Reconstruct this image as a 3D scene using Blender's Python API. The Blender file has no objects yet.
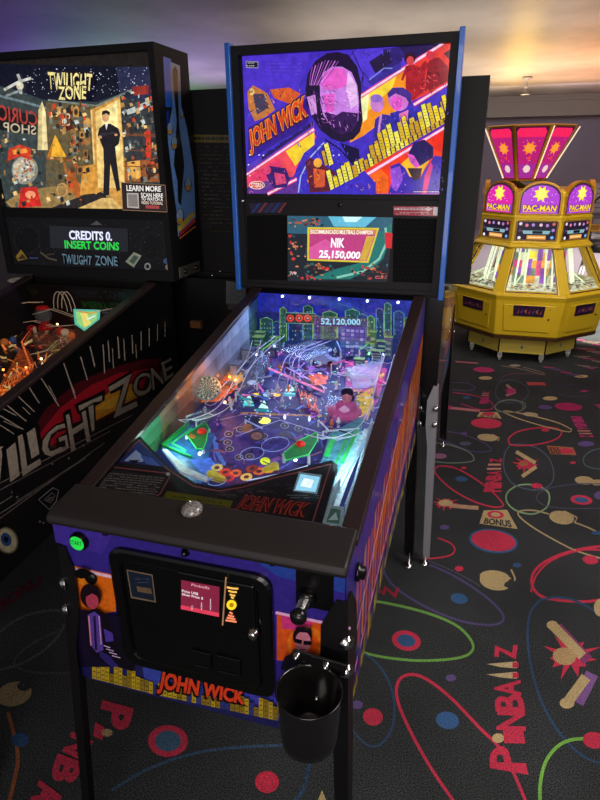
import bpy, math, random
from mathutils import Vector, Matrix
random.seed(7)
scn = bpy.context.scene
COL = scn.collection

# ---------------------------------------------------------------- camera
CX = Vector((0.4535, -0.7995, 1.5793)); YAW, PIT, ROL, F = 0.2944, 1.1853, -0.0088, 584.4
CM = Matrix.Rotation(YAW, 3, 'Z') @ Matrix.Rotation(PIT, 3, 'X') @ Matrix.Rotation(ROL, 3, 'Z')
cd = bpy.data.cameras.new('camera'); cam = bpy.data.objects.new('camera', cd); COL.objects.link(cam)
cam.matrix_world = Matrix.Translation(CX) @ CM.to_4x4()
cd.sensor_fit = 'VERTICAL'; cd.sensor_height = 32.0; cd.lens = F / 800 * 32.0; cd.clip_start = 0.02
scn.camera = cam

def ray(q): return CM @ Vector(((q[0]-300)/F, -(q[1]-400)/F, -1.0))
class Plane:
    """a real plane of the place: n.p = d; survey points measured on the reference are projected on it"""
    def __init__(s, n, p):
        s.n = Vector(n).normalized(); s.d = s.n.dot(Vector(p))
    def at(s, q, lift=0.0):
        r = ray(q); t = (s.d + lift - s.n.dot(CX)) / s.n.dot(r); return CX + r*t
def PX(x): return Plane((1, 0, 0), (x, 0, 0))
def PY(y): return Plane((0, -1, 0), (0, y, 0))
def PZ(z): return Plane((0, 0, 1), (0, 0, z))

def lin(c):
    o = []
    for v in c[:3]:
        v = v/255.0
        o.append(v/12.92 if v <= 0.04045 else ((v+0.055)/1.055)**2.4)
    return (o[0], o[1], o[2], 1.0)

# ---------------------------------------------------------------- materials
def new_mat(name):
    m = bpy.data.materials.new(name); m.use_nodes = True; nt = m.node_tree
    return m, nt, nt.nodes['Principled BSDF']
def sset(b, k, v):
    if k in b.inputs: b.inputs[k].default_value = v
def mat_plain(name, c, rough=.5, metal=0., spec=.5, noise=.0, nscale=40., bump=0., emis=0., coat=0.):
    m, nt, b = new_mat(name); L = nt.links
    b.inputs['Base Color'].default_value = lin(c); b.inputs['Roughness'].default_value = rough
    b.inputs['Metallic'].default_value = metal; sset(b, 'Specular IOR Level', spec); sset(b, 'Coat Weight', coat)
    if noise or bump:
        t = nt.nodes.new('ShaderNodeTexCoord'); n = nt.nodes.new('ShaderNodeTexNoise'); n.inputs['Scale'].default_value = nscale
        n.inputs['Detail'].default_value = 6
        L.new(t.outputs['Object'], n.inputs['Vector'])
        if noise:
            r = nt.nodes.new('ShaderNodeMapRange'); r.inputs[3].default_value = 1-noise; r.inputs[4].default_value = 1+noise
            L.new(n.outputs['Fac'], r.inputs[0])
            x = nt.nodes.new('ShaderNodeVectorMath'); x.operation = 'SCALE'; x.inputs[0].default_value = lin(c)[:3]
            L.new(r.outputs[0], x.inputs['Scale']); L.new(x.outputs[0], b.inputs['Base Color'])
        if bump:
            bp = nt.nodes.new('ShaderNodeBump'); bp.inputs['Strength'].default_value = bump; bp.inputs['Distance'].default_value = .003
            L.new(n.outputs['Fac'], bp.inputs['Height']); L.new(bp.outputs[0], b.inputs['Normal'])
    if emis:
        b.inputs['Emission Color'].default_value = lin(c); b.inputs['Emission Strength'].default_value = emis
    return m
def mat_art(name, emis=0., rough=.4, base=1., spec=.4, noise=.15, nscale=60., coat=0., metal=0., bump=0.):
    m, nt, b = new_mat(name); L = nt.links
    a = nt.nodes.new('ShaderNodeAttribute'); a.attribute_name = 'Col'
    t = nt.nodes.new('ShaderNodeTexCoord'); n = nt.nodes.new('ShaderNodeTexNoise')
    n.inputs['Scale'].default_value = nscale; n.inputs['Detail'].default_value = 5
    L.new(t.outputs['Object'], n.inputs['Vector'])
    r = nt.nodes.new('ShaderNodeMapRange'); r.inputs[1].default_value = .3; r.inputs[2].default_value = .7
    r.inputs[3].default_value = 1-noise; r.inputs[4].default_value = 1+noise
    L.new(n.outputs['Fac'], r.inputs[0])
    x = nt.nodes.new('ShaderNodeVectorMath'); x.operation = 'SCALE'
    L.new(a.outputs['Color'], x.inputs[0]); L.new(r.outputs[0], x.inputs['Scale'])
    y = nt.nodes.new('ShaderNodeVectorMath'); y.operation = 'SCALE'; y.inputs['Scale'].default_value = base
    L.new(x.outputs[0], y.inputs[0]); L.new(y.outputs[0], b.inputs['Base Color'])
    b.inputs['Roughness'].default_value = rough; sset(b, 'Specular IOR Level', spec); sset(b, 'Coat Weight', coat)
    b.inputs['Metallic'].default_value = metal
    if emis:
        L.new(x.outputs[0], b.inputs['Emission Color']); b.inputs['Emission Strength'].default_value = emis
    if bump:
        bp = nt.nodes.new('ShaderNodeBump'); bp.inputs['Strength'].default_value = bump; bp.inputs['Distance'].default_value = .004
        L.new(n.outputs['Fac'], bp.inputs['Height']); L.new(bp.outputs[0], b.inputs['Normal'])
    return m
def mat_glass(name, tint=(255, 255, 255), refl=.06, rough=.02, milky=0.):
    m = bpy.data.materials.new(name); m.use_nodes = True; nt = m.node_tree; nt.nodes.clear(); L = nt.links
    o = nt.nodes.new('ShaderNodeOutputMaterial'); tr = nt.nodes.new('ShaderNodeBsdfTransparent'); gl = nt.nodes.new('ShaderNodeBsdfGlossy')
    tr.inputs['Color'].default_value = lin(tint); gl.inputs['Roughness'].default_value = rough
    f = nt.nodes.new('ShaderNodeFresnel'); f.inputs['IOR'].default_value = 1.45
    mp = nt.nodes.new('ShaderNodeMath'); mp.operation = 'MULTIPLY'; mp.inputs[1].default_value = refl/.04*.9; mp.use_clamp = True
    L.new(f.outputs[0], mp.inputs[0])
    mx = nt.nodes.new('ShaderNodeMixShader'); L.new(mp.outputs[0], mx.inputs[0]); L.new(tr.outputs[0], mx.inputs[1]); L.new(gl.outputs[0], mx.inputs[2])
    out = mx
    if milky:
        df = nt.nodes.new('ShaderNodeBsdfDiffuse'); df.inputs['Color'].default_value = lin(tint)
        m2 = nt.nodes.new('ShaderNodeMixShader'); m2.inputs[0].default_value = milky
        L.new(mx.outputs[0], m2.inputs[1]); L.new(df.outputs[0], m2.inputs[2]); out = m2
    L.new(out.outputs[0], o.inputs['Surface'])
    return m

M = {}
M['black'] = mat_plain('black_textured_plastic', (15, 15, 17), .55, spec=.3, noise=.15, nscale=300, bump=.1)
M['blackgloss'] = mat_plain('black_gloss_plastic', (10, 10, 11), .25)
M['lockbar'] = mat_plain('powder_coated_black_steel', (35, 31, 30), .5, noise=.08, nscale=400, bump=.08)
M['rail'] = mat_plain('brown_black_rail', (48, 36, 36), .35, metal=.2)
M['legblack'] = mat_plain('black_leg_steel', (16, 15, 16), .4, metal=.2)
M['leggrey'] = mat_plain('grey_leg_steel', (150, 152, 160), .4, metal=.2)
M['chrome'] = mat_plain('chrome', (215, 215, 215), .15, metal=1.)
M['blue'] = mat_plain('blue_trim', (20, 98, 196), .35, coat=.3)
M['art'] = mat_art('printed_decal', 0., .3, .9, noise=.18, nscale=90, coat=.3)
M['artmatte'] = mat_art('matte_print', 0., .75, .9, spec=.15, noise=.1)
M['artlit'] = mat_art('backlit_print', .92, .12, .08, noise=.22, nscale=45)
M['artwarm'] = mat_art('backlit_warm_print', 1.0, .15, .08, noise=.35, nscale=60)
M['screen'] = mat_art('lit_screen', 1.15, .2, .03, noise=.1, nscale=80)
M['pf'] = mat_art('playfield_print', .62, .45, .8, noise=.4, nscale=70, spec=.25)  # emission stands in for lamp light falling on the print
M['pftoy'] = mat_art('moulded_toy_plastic', .25, .3, .85, noise=.2, nscale=90)  # slight emission brightens these plastics, which are no lamps
M['pfwarm'] = mat_art('warm_playfield_print', .85, .25, .6, noise=.6, nscale=60, coat=.4)  # emission brightens the orange art in place of lamplight
M['glow'] = mat_art('lamp_glow', 7., .4, .5, noise=0)
M['neon'] = mat_art('lit_outline', 1.4, .4, .4, noise=.3, nscale=60)
M['glass'] = mat_glass('clear_glass', refl=.015)
M['pfglass'] = mat_glass('playfield_glass', (238, 242, 245), .05)
M['ramp'] = mat_glass('clear_plastic', (225, 235, 245), .006, .4, milky=.10)
M['yellow'] = mat_plain('yellow_fibreglass', (208, 174, 30), .35, noise=.12, nscale=5, coat=.3)
M['gold'] = mat_plain('gold_trim', (190, 140, 30), .35, metal=.3)
M['cream'] = mat_plain('pale_yellow_panel', (232, 208, 84), .45)

# ---------------------------------------------------------------- mesh building
class MB:
    def __init__(s): s.v = []; s.f = []; s.c = []; s.smooth = False
    def add(s, vs, fs, c=(128, 128, 128)):
        o = len(s.v); s.v += [Vector(p) for p in vs]
        for f in fs: s.f.append([o+i for i in f]); s.c.append(c)
        return s
    def hexa(s, b, t, c=(128, 128, 128)):
        """eight-corner block from bottom ring b and top ring t"""
        return s.add(list(b)+list(t), [(3, 2, 1, 0), (4, 5, 6, 7), (0, 1, 5, 4), (1, 2, 6, 5), (2, 3, 7, 6), (3, 0, 4, 7)], c)
    def box(s, x0, x1, y0, y1, z0, z1, c=(128, 128, 128)):
        return s.hexa([(x0, y0, z0), (x1, y0, z0), (x1, y1, z0), (x0, y1, z0)], [(x0, y0, z1), (x1, y0, z1), (x1, y1, z1), (x0, y1, z1)], c)
    def prism(s, pts, d, c=(128, 128, 128)):
        """polygon ring extruded by vector d"""
        n = len(pts); d = Vector(d); a = [Vector(p) for p in pts]; b = [p+d for p in a]
        return s.add(a+b, [tuple(range(n))[::-1], tuple(range(n, 2*n))] + [(i, (i+1) % n, n+(i+1) % n, n+i) for i in range(n)], c)
    def loft(s, rings, c=(128, 128, 128), caps=True):
        n = len(rings[0]); vs = [p for r in rings for p in r]; fs = []
        for k in range(len(rings)-1):
            for i in range(n):
                j = (i+1) % n; fs.append((k*n+i, k*n+j, (k+1)*n+j, (k+1)*n+i))
        if caps: fs.append(tuple(range(n))[::-1]); fs.append(tuple(range((len(rings)-1)*n, len(rings)*n)))
        return s.add(vs, fs, c)
    def tube(s, pts, r, n=8, c=(128, 128, 128)):
        pts = [Vector(p) for p in pts]; rings = []
        for i, p in enumerate(pts):
            t = (pts[min(i+1, len(pts)-1)] - pts[max(i-1, 0)]).normalized()
            a = t.cross(Vector((0, 0, 1)));
            if a.length < .05: a = t.cross(Vector((1, 0, 0)))
            a.normalize(); b = t.cross(a)
            rr = r[i] if isinstance(r, (list, tuple)) else r
            rings.append([p + a*math.cos(2*math.pi*k/n)*rr + b*math.sin(2*math.pi*k/n)*rr for k in range(n)])
        return s.loft(rings, c)
    def lathe(s, o, ax, prof, n=20, c=(128, 128, 128), caps=True):
        """prof = [(radius, height)] around axis ax through o"""
        o = Vector(o); ax = Vector(ax).normalized(); a = ax.cross(Vector((0, 0, 1)))
        if a.length < .05: a = Vector((1, 0, 0))
        a.normalize(); b = ax.cross(a)
        rings = [[o+ax*h+a*math.cos(2*math.pi*k/n)*r+b*math.sin(2*math.pi*k/n)*r for k in range(n)] for r, h in prof]
        return s.loft(rings, c, caps)
    def ball(s, o, r, n=14, c=(128, 128, 128), sc=(1, 1, 1)):
        o = Vector(o); rings = []
        for i in range(1, 8):
            t = math.pi*i/8; rings.append([o+Vector((math.sin(t)*math.cos(2*math.pi*k/n)*sc[0], math.sin(t)*math.sin(2*math.pi*k/n)*sc[1], -math.cos(t)*sc[2]))*r for k in range(n)])
        return s.loft(rings, c)
    def build(s, name, mat, parent=None, bevel=0., smooth=False):
        base = Vector((0, 0, 0)); p = parent
        while p is not None: base += p.location; p = p.parent
        me = bpy.data.meshes.new(name); me.from_pydata([tuple(v-base) for v in s.v], [], s.f)
        at = me.color_attributes.new('Col', 'FLOAT_COLOR', 'CORNER'); buf = []
        for f, c in zip(s.f, s.c): buf += list(lin(c))*len(f)
        at.data.foreach_set('color', buf)
        me.materials.append(M[mat] if isinstance(mat, str) else mat)
        if smooth:
            me.polygons.foreach_set('use_smooth', [True]*len(me.polygons))
        me.update()
        o = bpy.data.objects.new(name, me); COL.objects.link(o)
        if parent is not None: o.parent = parent
        if bevel:
            b = o.modifiers.new('bevel', 'BEVEL'); b.width = bevel; b.segments = 2; b.limit_method = 'ANGLE'; b.angle_limit = .6
        return o

_glyph = {}
def glyphs(txt, bold=0.0):
    k = (txt, bold)
    if k in _glyph: return _glyph[k]
    cu = bpy.data.curves.new('t', 'FONT'); cu.body = txt; cu.offset = bold; cu.resolution_u = 3
    ob = bpy.data.objects.new('t', cu); COL.objects.link(ob)
    dg = bpy.context.evaluated_depsgraph_get(); me = ob.evaluated_get(dg).to_mesh()
    vs = [tuple(v.co) for v in me.vertices]; fs = [tuple(p.vertices) for p in me.polygons]
    ob.evaluated_get(dg).to_mesh_clear(); bpy.data.objects.remove(ob); bpy.data.curves.remove(cu)
    xs = [v[0] for v in vs]; ys = [v[1] for v in vs]; x0, x1, y0, y1 = min(xs), max(xs), min(ys), max(ys)
    x0 += bold; x1 -= bold; y0 += bold; y1 -= bold
    out = ([((v[0]-x0)/(x1-x0), (v[1]-y0)/(y1-y0)) for v in vs], fs); _glyph[k] = out
    return out

class Art(MB):
    """flat artwork lying on one real plane; every later shape lies a hair higher"""
    def __init__(s, plane, zoom=(0, 0, 1), step=.00006, start=.0005):
        super().__init__(); s.pl = plane; s.z = zoom; s.k = start; s.step = step; s.lim = None
    def P(s, q):
        z = s.z; zy = z[3] if len(z) > 3 else z[2]
        p = s.pl.at((z[0]+q[0]*z[2], z[1]+q[1]*zy), s.k)
        if s.lim:      # keep the sheet inside its cabinet
            x0, x1, y1 = s.lim
            p.x = min(max(p.x, x0), x1)
            if p.y > y1: p.z -= (p.y-y1)*.085; p.y = y1
        return p
    def poly(s, pts, c):
        s.k += s.step; return s.add([s.P(q) for q in pts], [tuple(range(len(pts)))], c)
    def strip(s, pts, w, c, closed=False):
        s.k += s.step; n = len(pts); L = []; Rr = []
        for i, p in enumerate(pts):
            a = pts[(i-1) % n] if (closed or i > 0) else p; b = pts[(i+1) % n] if (closed or i < n-1) else p
            dx, dy = b[0]-a[0], b[1]-a[1]; l = math.hypot(dx, dy) or 1; nx, ny = -dy/l*w/2, dx/l*w/2
            L.append(s.P((p[0]+nx, p[1]+ny))); Rr.append(s.P((p[0]-nx, p[1]-ny)))
        fs = [(i, (i+1) % n, n+(i+1) % n, n+i) for i in range(n if closed else n-1)]
        return s.add(L+Rr, fs, c)
    def ell(s, cx, cy, rx, ry, c, rot=0, n=22):
        cr, sr = math.cos(math.radians(rot)), math.sin(math.radians(rot))
        return s.poly([(cx+rx*math.cos(t)*cr-ry*math.sin(t)*sr, cy+rx*math.cos(t)*sr+ry*math.sin(t)*cr) for t in [2*math.pi*i/n for i in range(n)]], c)
    def ring(s, cx, cy, rx, ry, w, c, rot=0, n=36, a0=0, a1=360):
        cr, sr = math.cos(math.radians(rot)), math.sin(math.radians(rot)); full = (a1-a0) >= 360
        m = n if full else n+1
        pts = [(cx+rx*math.cos(t)*cr-ry*math.sin(t)*sr, cy+rx*math.cos(t)*sr+ry*math.sin(t)*cr) for t in [math.radians(a0+(a1-a0)*i/n) for i in range(m)]]
        return s.strip(pts, w, c, full)
    def quadmap(s, vs, fs, q, c, wob=0):
        s.k += s.step; bl, br, tr, tl = q; out = []
        for u, v in vs:
            if wob: v += wob*math.sin(u*23)+wob*.7*math.sin(u*61+2); u += wob*.35*math.sin(v*9+u*40)
            x = (1-u)*(1-v)*bl[0]+u*(1-v)*br[0]+u*v*tr[0]+(1-u)*v*tl[0]
            y = (1-u)*(1-v)*bl[1]+u*(1-v)*br[1]+u*v*tr[1]+(1-u)*v*tl[1]
            out.append(s.P((x, y)))
        return s.add(out, fs, c)
    def text(s, t, q, c, bold=.0, outline=None, ob=.05, wob=0):
        if outline is not None: s.quadmap(*glyphs(t, ob+bold), q, outline, wob)
        return s.quadmap(*glyphs(t, bold), q, c, wob)
    def scribble(s, x0, y0, x1, y1, rows, c, w=1.2, slope=0., fill=.8):
        for r in range(rows):
            y = y0+(y1-y0)*(r+.5)/rows; x = x0
            while x < x1-3:
                l = random.uniform(.03, .12)*(x1-x0); e = min(x+l, x1)
                if random.random() < fill: s.strip([(x, y+slope*(x-x0)), (e, y+slope*(e-x0))], w, c)
                x = e + (x1-x0)*.02
        return s

def tag(o, label=None, cat=None, group=None, kind=None):
    if label: o['label'] = label
    if cat: o['category'] = cat
    if group: o['group'] = group
    if kind: o['kind'] = kind
    return o
def thing(name, label, cat, loc=(0, 0, 0), group=None):
    o = bpy.data.objects.new(name, None); COL.objects.link(o); o.location = loc; o.empty_display_size = .1
    return tag(o, label, cat, group)

# ================================================================ THE ROOM
WALL_Y, CEIL = 8.0, 2.33
m = MB(); m.box(-4.6, -4.5, -2.5, WALL_Y+.1, 0, CEIL); tag(m.build('wall_left', mat_plain('dim_wall_paint', (92, 86, 92), .8, noise=.08, nscale=6)), kind='structure')
m = MB(); m.box(4.5, 4.6, -2.5, WALL_Y+.1, 0, CEIL); tag(m.build('wall_right', bpy.data.materials['dim_wall_paint']), kind='structure')
m = MB(); m.box(-4.5, 4.5, WALL_Y, WALL_Y+.1, 0, CEIL); tag(m.build('wall_back', mat_plain('back_wall_paint', (112, 104, 112), .8, noise=.08, nscale=3)), kind='structure')
m = MB(); m.box(-4.5, 4.5, WALL_Y-.25, WALL_Y-.02, 2.09, CEIL-.002); m.box(-4.5, 4.5, WALL_Y-.27, WALL_Y-.25, 2.26, 2.29)
tag(m.build('trim_1', mat_plain('soffit_paint', (98, 92, 78), .6, noise=.2, nscale=2)), kind='structure')
m = MB(); m.box(-4.5, 4.5, WALL_Y-.018, WALL_Y-.002, .002, .10); tag(m.build('baseboard_back', 'blackgloss'), kind='structure')
# ceiling: smooth satin paint with faint long roller marks
mc, nt, b = new_mat('satin_ceiling_paint'); L = nt.links
t = nt.nodes.new('ShaderNodeTexCoord'); mp = nt.nodes.new('ShaderNodeMapping'); mp.inputs['Scale'].default_value = (1.2, .9, 1)
n = nt.nodes.new('ShaderNodeTexNoise'); n.inputs['Scale'].default_value = 1.6; n.inputs['Detail'].default_value = 7
L.new(t.outputs['Object'], mp.inputs[0]); L.new(mp.outputs[0], n.inputs['Vector'])
cr = nt.nodes.new('ShaderNodeValToRGB'); cr.color_ramp.elements[0].color = lin((150, 143, 134)); cr.color_ramp.elements[1].color = lin((196, 188, 178))
cr.color_ramp.elements[0].position = .3; cr.color_ramp.elements[1].position = .7
L.new(n.outputs['Fac'], cr.inputs[0]); L.new(cr.outputs[0], b.inputs['Base Color']); b.inputs['Roughness'].default_value = .45
bp = nt.nodes.new('ShaderNodeBump'); bp.inputs['Strength'].default_value = .25; bp.inputs['Distance'].default_value = .02
L.new(n.outputs['Fac'], bp.inputs['Height']); L.new(bp.outputs[0], b.inputs['Normal'])
m = MB(); m.box(-4.6, 4.6, -2.5, WALL_Y+.1, CEIL, CEIL+.1); tag(m.build('ceiling', mc), kind='structure')

# ---------------------------------------------------------------- carpet
mf, nt, b = new_mat('printed_loop_carpet'); L = nt.links
a = nt.nodes.new('ShaderNodeAttribute'); a.attribute_name = 'Col'; t = nt.nodes.new('ShaderNodeTexCoord')
n1 = nt.nodes.new('ShaderNodeTexNoise'); n1.inputs['Scale'].default_value = 290; n1.inputs['Detail'].default_value = 5; n1.inputs['Roughness'].default_value = .7
n2 = nt.nodes.new('ShaderNodeTexNoise'); n2.inputs['Scale'].default_value = 620; n2.inputs['Detail'].default_value = 2
n3 = nt.nodes.new('ShaderNodeTexNoise'); n3.inputs['Scale'].default_value = 3; n3.inputs['Detail'].default_value = 3
for q in (n1, n2, n3): L.new(t.outputs['Object'], q.inputs['Vector'])
r1 = nt.nodes.new('ShaderNodeMapRange'); r1.inputs[1].default_value = .42; r1.inputs[2].default_value = .64; r1.inputs[3].default_value = .18; r1.inputs[4].default_value = 3.8
r3 = nt.nodes.new('ShaderNodeMapRange'); r3.inputs[1].default_value = .3; r3.inputs[2].default_value = .7; r3.inputs[3].default_value = .8; r3.inputs[4].default_value = 1.2
L.new(n1.outputs['Fac'], r1.inputs[0]); L.new(n3.outputs['Fac'], r3.inputs[0])
# bright dyed yarn keeps more even value than the flecked ground
sp = nt.nodes.new('ShaderNodeSeparateColor'); L.new(a.outputs['Color'], sp.inputs[0])
mxv = nt.nodes.new('ShaderNodeMath'); mxv.operation = 'MAXIMUM'; L.new(sp.outputs[0], mxv.inputs[0]); L.new(sp.outputs[2], mxv.inputs[1])
rr = nt.nodes.new('ShaderNodeMapRange'); rr.inputs[1].default_value = .03; rr.inputs[2].default_value = .2; L.new(mxv.outputs[0], rr.inputs[0])
mxf = nt.nodes.new('ShaderNodeMix'); mxf.data_type = 'FLOAT'
L.new(rr.outputs[0], mxf.inputs[0]); L.new(r1.outputs[0], mxf.inputs[2])
r1b = nt.nodes.new('ShaderNodeMapRange'); r1b.inputs[1].default_value = .35; r1b.inputs[2].default_value = .68; r1b.inputs[3].default_value = .35; r1b.inputs[4].default_value = 1.5
L.new(n1.outputs['Fac'], r1b.inputs[0]); L.new(r1b.outputs[0], mxf.inputs[3])
mm = nt.nodes.new('ShaderNodeMath'); mm.operation = 'MULTIPLY'; L.new(mxf.outputs[0], mm.inputs[0]); L.new(r3.outputs[0], mm.inputs[1])
x = nt.nodes.new('ShaderNodeVectorMath'); x.operation = 'SCALE'; L.new(a.outputs['Color'], x.inputs[0]); L.new(mm.outputs[0], x.inputs['Scale'])
L.new(x.outputs[0], b.inputs['Base Color']); b.inputs['Roughness'].default_value = .85; sset(b, 'Specular IOR Level', .15)
bp = nt.nodes.new('ShaderNodeBump'); bp.inputs['Strength'].default_value = .7; bp.inputs['Distance'].default_value = .004
L.new(n2.outputs['Fac'], bp.inputs['Height']); L.new(bp.outputs[0], b.inputs['Normal'])

fl = Art(PZ(0), step=.000012, start=.00002)
fl.box(-4.6, 4.6, -2.5, WALL_Y+.1, -.1, 0, (45, 48, 49))
PK, PK2, BL, CR, GR, PU, LG, OR = (216, 62, 90), (200, 60, 120), (62, 104, 150), (206, 184, 132), (128, 190, 92), (112, 92, 150), (130, 150, 130), (190, 120, 80)
BLK = (45, 48, 49)
def zoomed(z): fl.z = z
# near right field, read in the (340,560) crop
zoomed((340, 560, .43333))
def loopline(pts, w, c, closed=False, n=6):
    # catmull-rom through the points
    out = []; N = len(pts)
    rng = range(N if closed else N-1)
    for i in rng:
        g = (lambda k: pts[k % N]) if closed else (lambda k: pts[max(0, min(N-1, k))])
        p0, p1, p2, p3 = g(i-1), g(i), g(i+1), g(i+2)
        for j in range(n):
            t = j/n
            out.append(tuple(.5*((2*p1[d])+(-p0[d]+p2[d])*t+(2*p0[d]-5*p1[d]+4*p2[d]-p3[d])*t*t+(-p0[d]+3*p1[d]-3*p2[d]+p3[d])*t**3) for d in (0, 1)))
    if not closed: out.append(pts[-1])
    fl.strip(out, w, c, closed)
loopline([(262, 556), (210, 480), (160, 390), (132, 320), (136, 278), (165, 264), (205, 278), (260, 322), (320, 385), (365, 430), (400, 490), (430, 560)], 7, PK)
loopline([(40, 90), (110, 100), (200, 122), (270, 152), (305, 190), (300, 215), (260, 228), (180, 232), (100, 224), (40, 210)], 6, (120, 176, 84))
loopline([(195, 6), (260, 35), (330, 80), (372, 120), (374, 142), (340, 150), (270, 138), (190, 104), (120, 56), (90, 0)], 5, (92, 82, 130))
loopline([(20, 205), (70, 225), (105, 265), (124, 320), (122, 380), (100, 420), (72, 430), (45, 412), (20, 380)], 5, (58, 84, 120))
loopline([(600, 92), (560, 96), (500, 92), (462, 82), (443, 56), (450, 24), (490, -5), (560, -26), (640, -30), (680, 10), (660, 60), (600, 92)], 6, PK)
loopline([(462, 92), (440, 120), (433, 170), (440, 240), (462, 320), (500, 390), (545, 440), (585, 464), (640, 470), (690, 440), (690, 330), (650, 210), (600, 130), (545, 95), (500, 86), (462, 92)], 5.5, (52, 80, 112))
loopline([(565, 412), (530, 416), (500, 432), (475, 465), (463, 510), (462, 560), (470, 620)], 8, (130, 196, 84))
fl.ell(153, 186, 34, 23, PK, 12); fl.ell(153, 186, 21, 14, BL, 12)
fl.ell(76, 362, 23, 20, PK, 10); fl.ell(40, 334, 13, 10, PU)
fl.ell(248, 370, 27, 20, (70, 112, 165), 12); fl.ell(256, 272, 12, 8, PU); fl.ell(409, 12, 10, 5, PU)
fl.ell(275, 89, 20, 12, BL, 10); fl.ell(275, 20, 10, 6, PK); fl.ell(586, 416, 26, 19, PK, 10); fl.ell(580, 2, 16, 8, PK)
fl.ell(360, 48, 38, 22, CR, 8); fl.strip([(395, 22), (404, 42), (400, 58)], 4, CR); fl.poly([(385, 40), (410, 52), (395, 68), (378, 60)], BLK)
fl.ell(600, 110, 14, 20, CR, 0)
# burst with two flippers
def burst(cx, cy, r, c, rot=0, sy=.75, n=11):
    pts = []
    for i in range(2*n):
        rr_ = r if i % 2 == 0 else r*.52; rr_ *= 1+.25*math.sin(i*2.3)
        t = math.radians(rot)+math.pi*i/n; pts.append((cx+rr_*math.cos(t), cy+rr_*sy*math.sin(t)))
    fl.poly(pts, c)
burst(533, 222, 62, PK, 10)
fl.strip([(500, 155), (572, 232)], 26, (150, 70, 120)); fl.strip([(490, 150), (560, 222)], 22, CR); fl.ell(490, 150, 13, 10, CR)
fl.strip([(582, 262), (548, 330)], 30, (140, 100, 160)); fl.strip([(568, 270), (520, 335)], 24, CR); fl.ell(524, 330, 17, 13, CR)
fl.ell(518, 222, 27, 20, (200, 170, 120), 10)
# carpet lettering, near
fl.text('P', [(430, 490), (415, 418), (347, 440), (350, 478)], PK, .03)
fl.ell(365, 411, 14, 11, CR)
fl.text('I', [(424, 416), (421, 398), (379, 400), (381, 416)], PK, .04)
fl.text('N', [(426, 392), (424, 352), (366, 350), (364, 390)], PK, .03)
fl.text('B', [(424, 350), (420, 312), (358, 312), (362, 348)], PK, .03)
fl.text('A', [(416, 312), (414, 278), (358, 282), (358, 310)], PK, .03)
for yy, xx in ((266, 338), (242, 338)):
    fl.poly([(408, yy-8), (xx+35, yy-5), (xx, yy+2-4), (xx+32, yy+5), (408, yy+8)], (216, 196, 150)); fl.strip([(398, yy), (412, yy)], 12, PK)
fl.text('Z', [(404, 228), (408, 196), (360, 198), (358, 224)], PK, .03)
fl.text('Z', [(128, 88), (136, 64), (104, 60), (98, 80)], (170, 45, 70), .03); fl.ell(91, 72, 6, 4, (170, 45, 70))
# middle field, read in the (420,400) crop
zoomed((420, 400, .3))
fl.ell(245, 470, 82, 40, BL, 8); fl.ell(245, 469, 74, 34, PK, 8); fl.ell(221, 78, 51, 17, PK, 3)
fl.poly([(212, 368), (290, 366), (326, 430), (198, 412)], CR); fl.ell(252, 382, 28, 13, PK, 5); fl.ell(252, 382, 16, 7, CR, 5)
fl.text('BONUS', [(213, 411), (306, 424), (300, 402), (218, 394)], BLK, .04)
fl.poly([(200, 40), (258, 40), (272, 62), (190, 55)], CR); fl.ell(228, 46, 22, 6, PK); fl.text('BONUS', [(200, 58), (262, 61), (258, 52), (203, 49)], (120, 50, 50), .03)
fl.poly([(422, 152), (510, 158), (522, 184), (436, 180)], OR); fl.ell(488, 170, 26, 9, PK, 4); fl.text('BONUS', [(438, 178), (470, 180), (462, 158), (430, 157)], (70, 40, 40), .04)
fl.ell(249, 590, 50, 22, CR, 6); fl.strip([(262, 572), (300, 596)], 4, CR)
fl.ell(225, 125, 34, 12, CR, 5); fl.strip([(240, 114), (264, 126), (260, 136)], 3, CR)
fl.ell(472, 392, 42, 22, CR, 10); fl.strip([(480, 370), (524, 392), (515, 410)], 5, CR)
fl.ell(548, 268, 32, 14, CR, 5); fl.ell(590, 275, 20, 10, CR)
fl.ell(368, 48, 26, 7, (180, 168, 130), 5)
loopline([(272, 356), (240, 356), (180, 338), (110, 300), (60, 255), (50, 232), (70, 220), (120, 228), (180, 260), (240, 305), (276, 345), (272, 356)], 5, PK)
loopline([(40, 140), (100, 150), (160, 172), (180, 195), (165, 206), (100, 210), (40, 204)], 3.5, LG)
loopline([(60, 100), (130, 112), (200, 136), (235, 160), (225, 172), (170, 170), (90, 140), (60, 130)], 2.5, PU)
loopline([(60, 460), (100, 476), (116, 498), (100, 518), (40, 528), (10, 524)], 5, PK)
loopline([(432, 330), (420, 360), (375, 380), (320, 368), (290, 340), (292, 308), (330, 284), (385, 284), (425, 305), (432, 330)], 5, (150, 190, 140))
loopline([(300, 150), (284, 175), (278, 215), (290, 255), (320, 285), (380, 300), (425, 290), (445, 260), (440, 215), (415, 178), (380, 156), (335, 148), (300, 150)], 4, (92, 110, 130))
loopline([(430, 380), (380, 368), (335, 370), (330, 386), (370, 420), (440, 462), (520, 502), (610, 530)], 5, (190, 175, 130))
loopline([(515, 408), (560, 425), (610, 450)], 5, (190, 175, 130))
loopline([(610, 500), (540, 500), (470, 520), (420, 548), (385, 590), (370, 640)], 6, PK)
loopline([(300, 148), (296, 128), (330, 104), (400, 92), (455, 94), (472, 110), (450, 132), (390, 148), (330, 152), (300, 148)], 4.5, PK)
loopline([(505, 98), (495, 106), (430, 92), (340, 66), (285, 44), (278, 38), (300, 38), (380, 54), (460, 76), (505, 98)], 3.5, CR)
loopline([(250, 20), (268, 4), (300, 0), (340, 6), (352, 20), (335, 36), (290, 42), (255, 34), (250, 20)], 3, LG)
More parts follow.
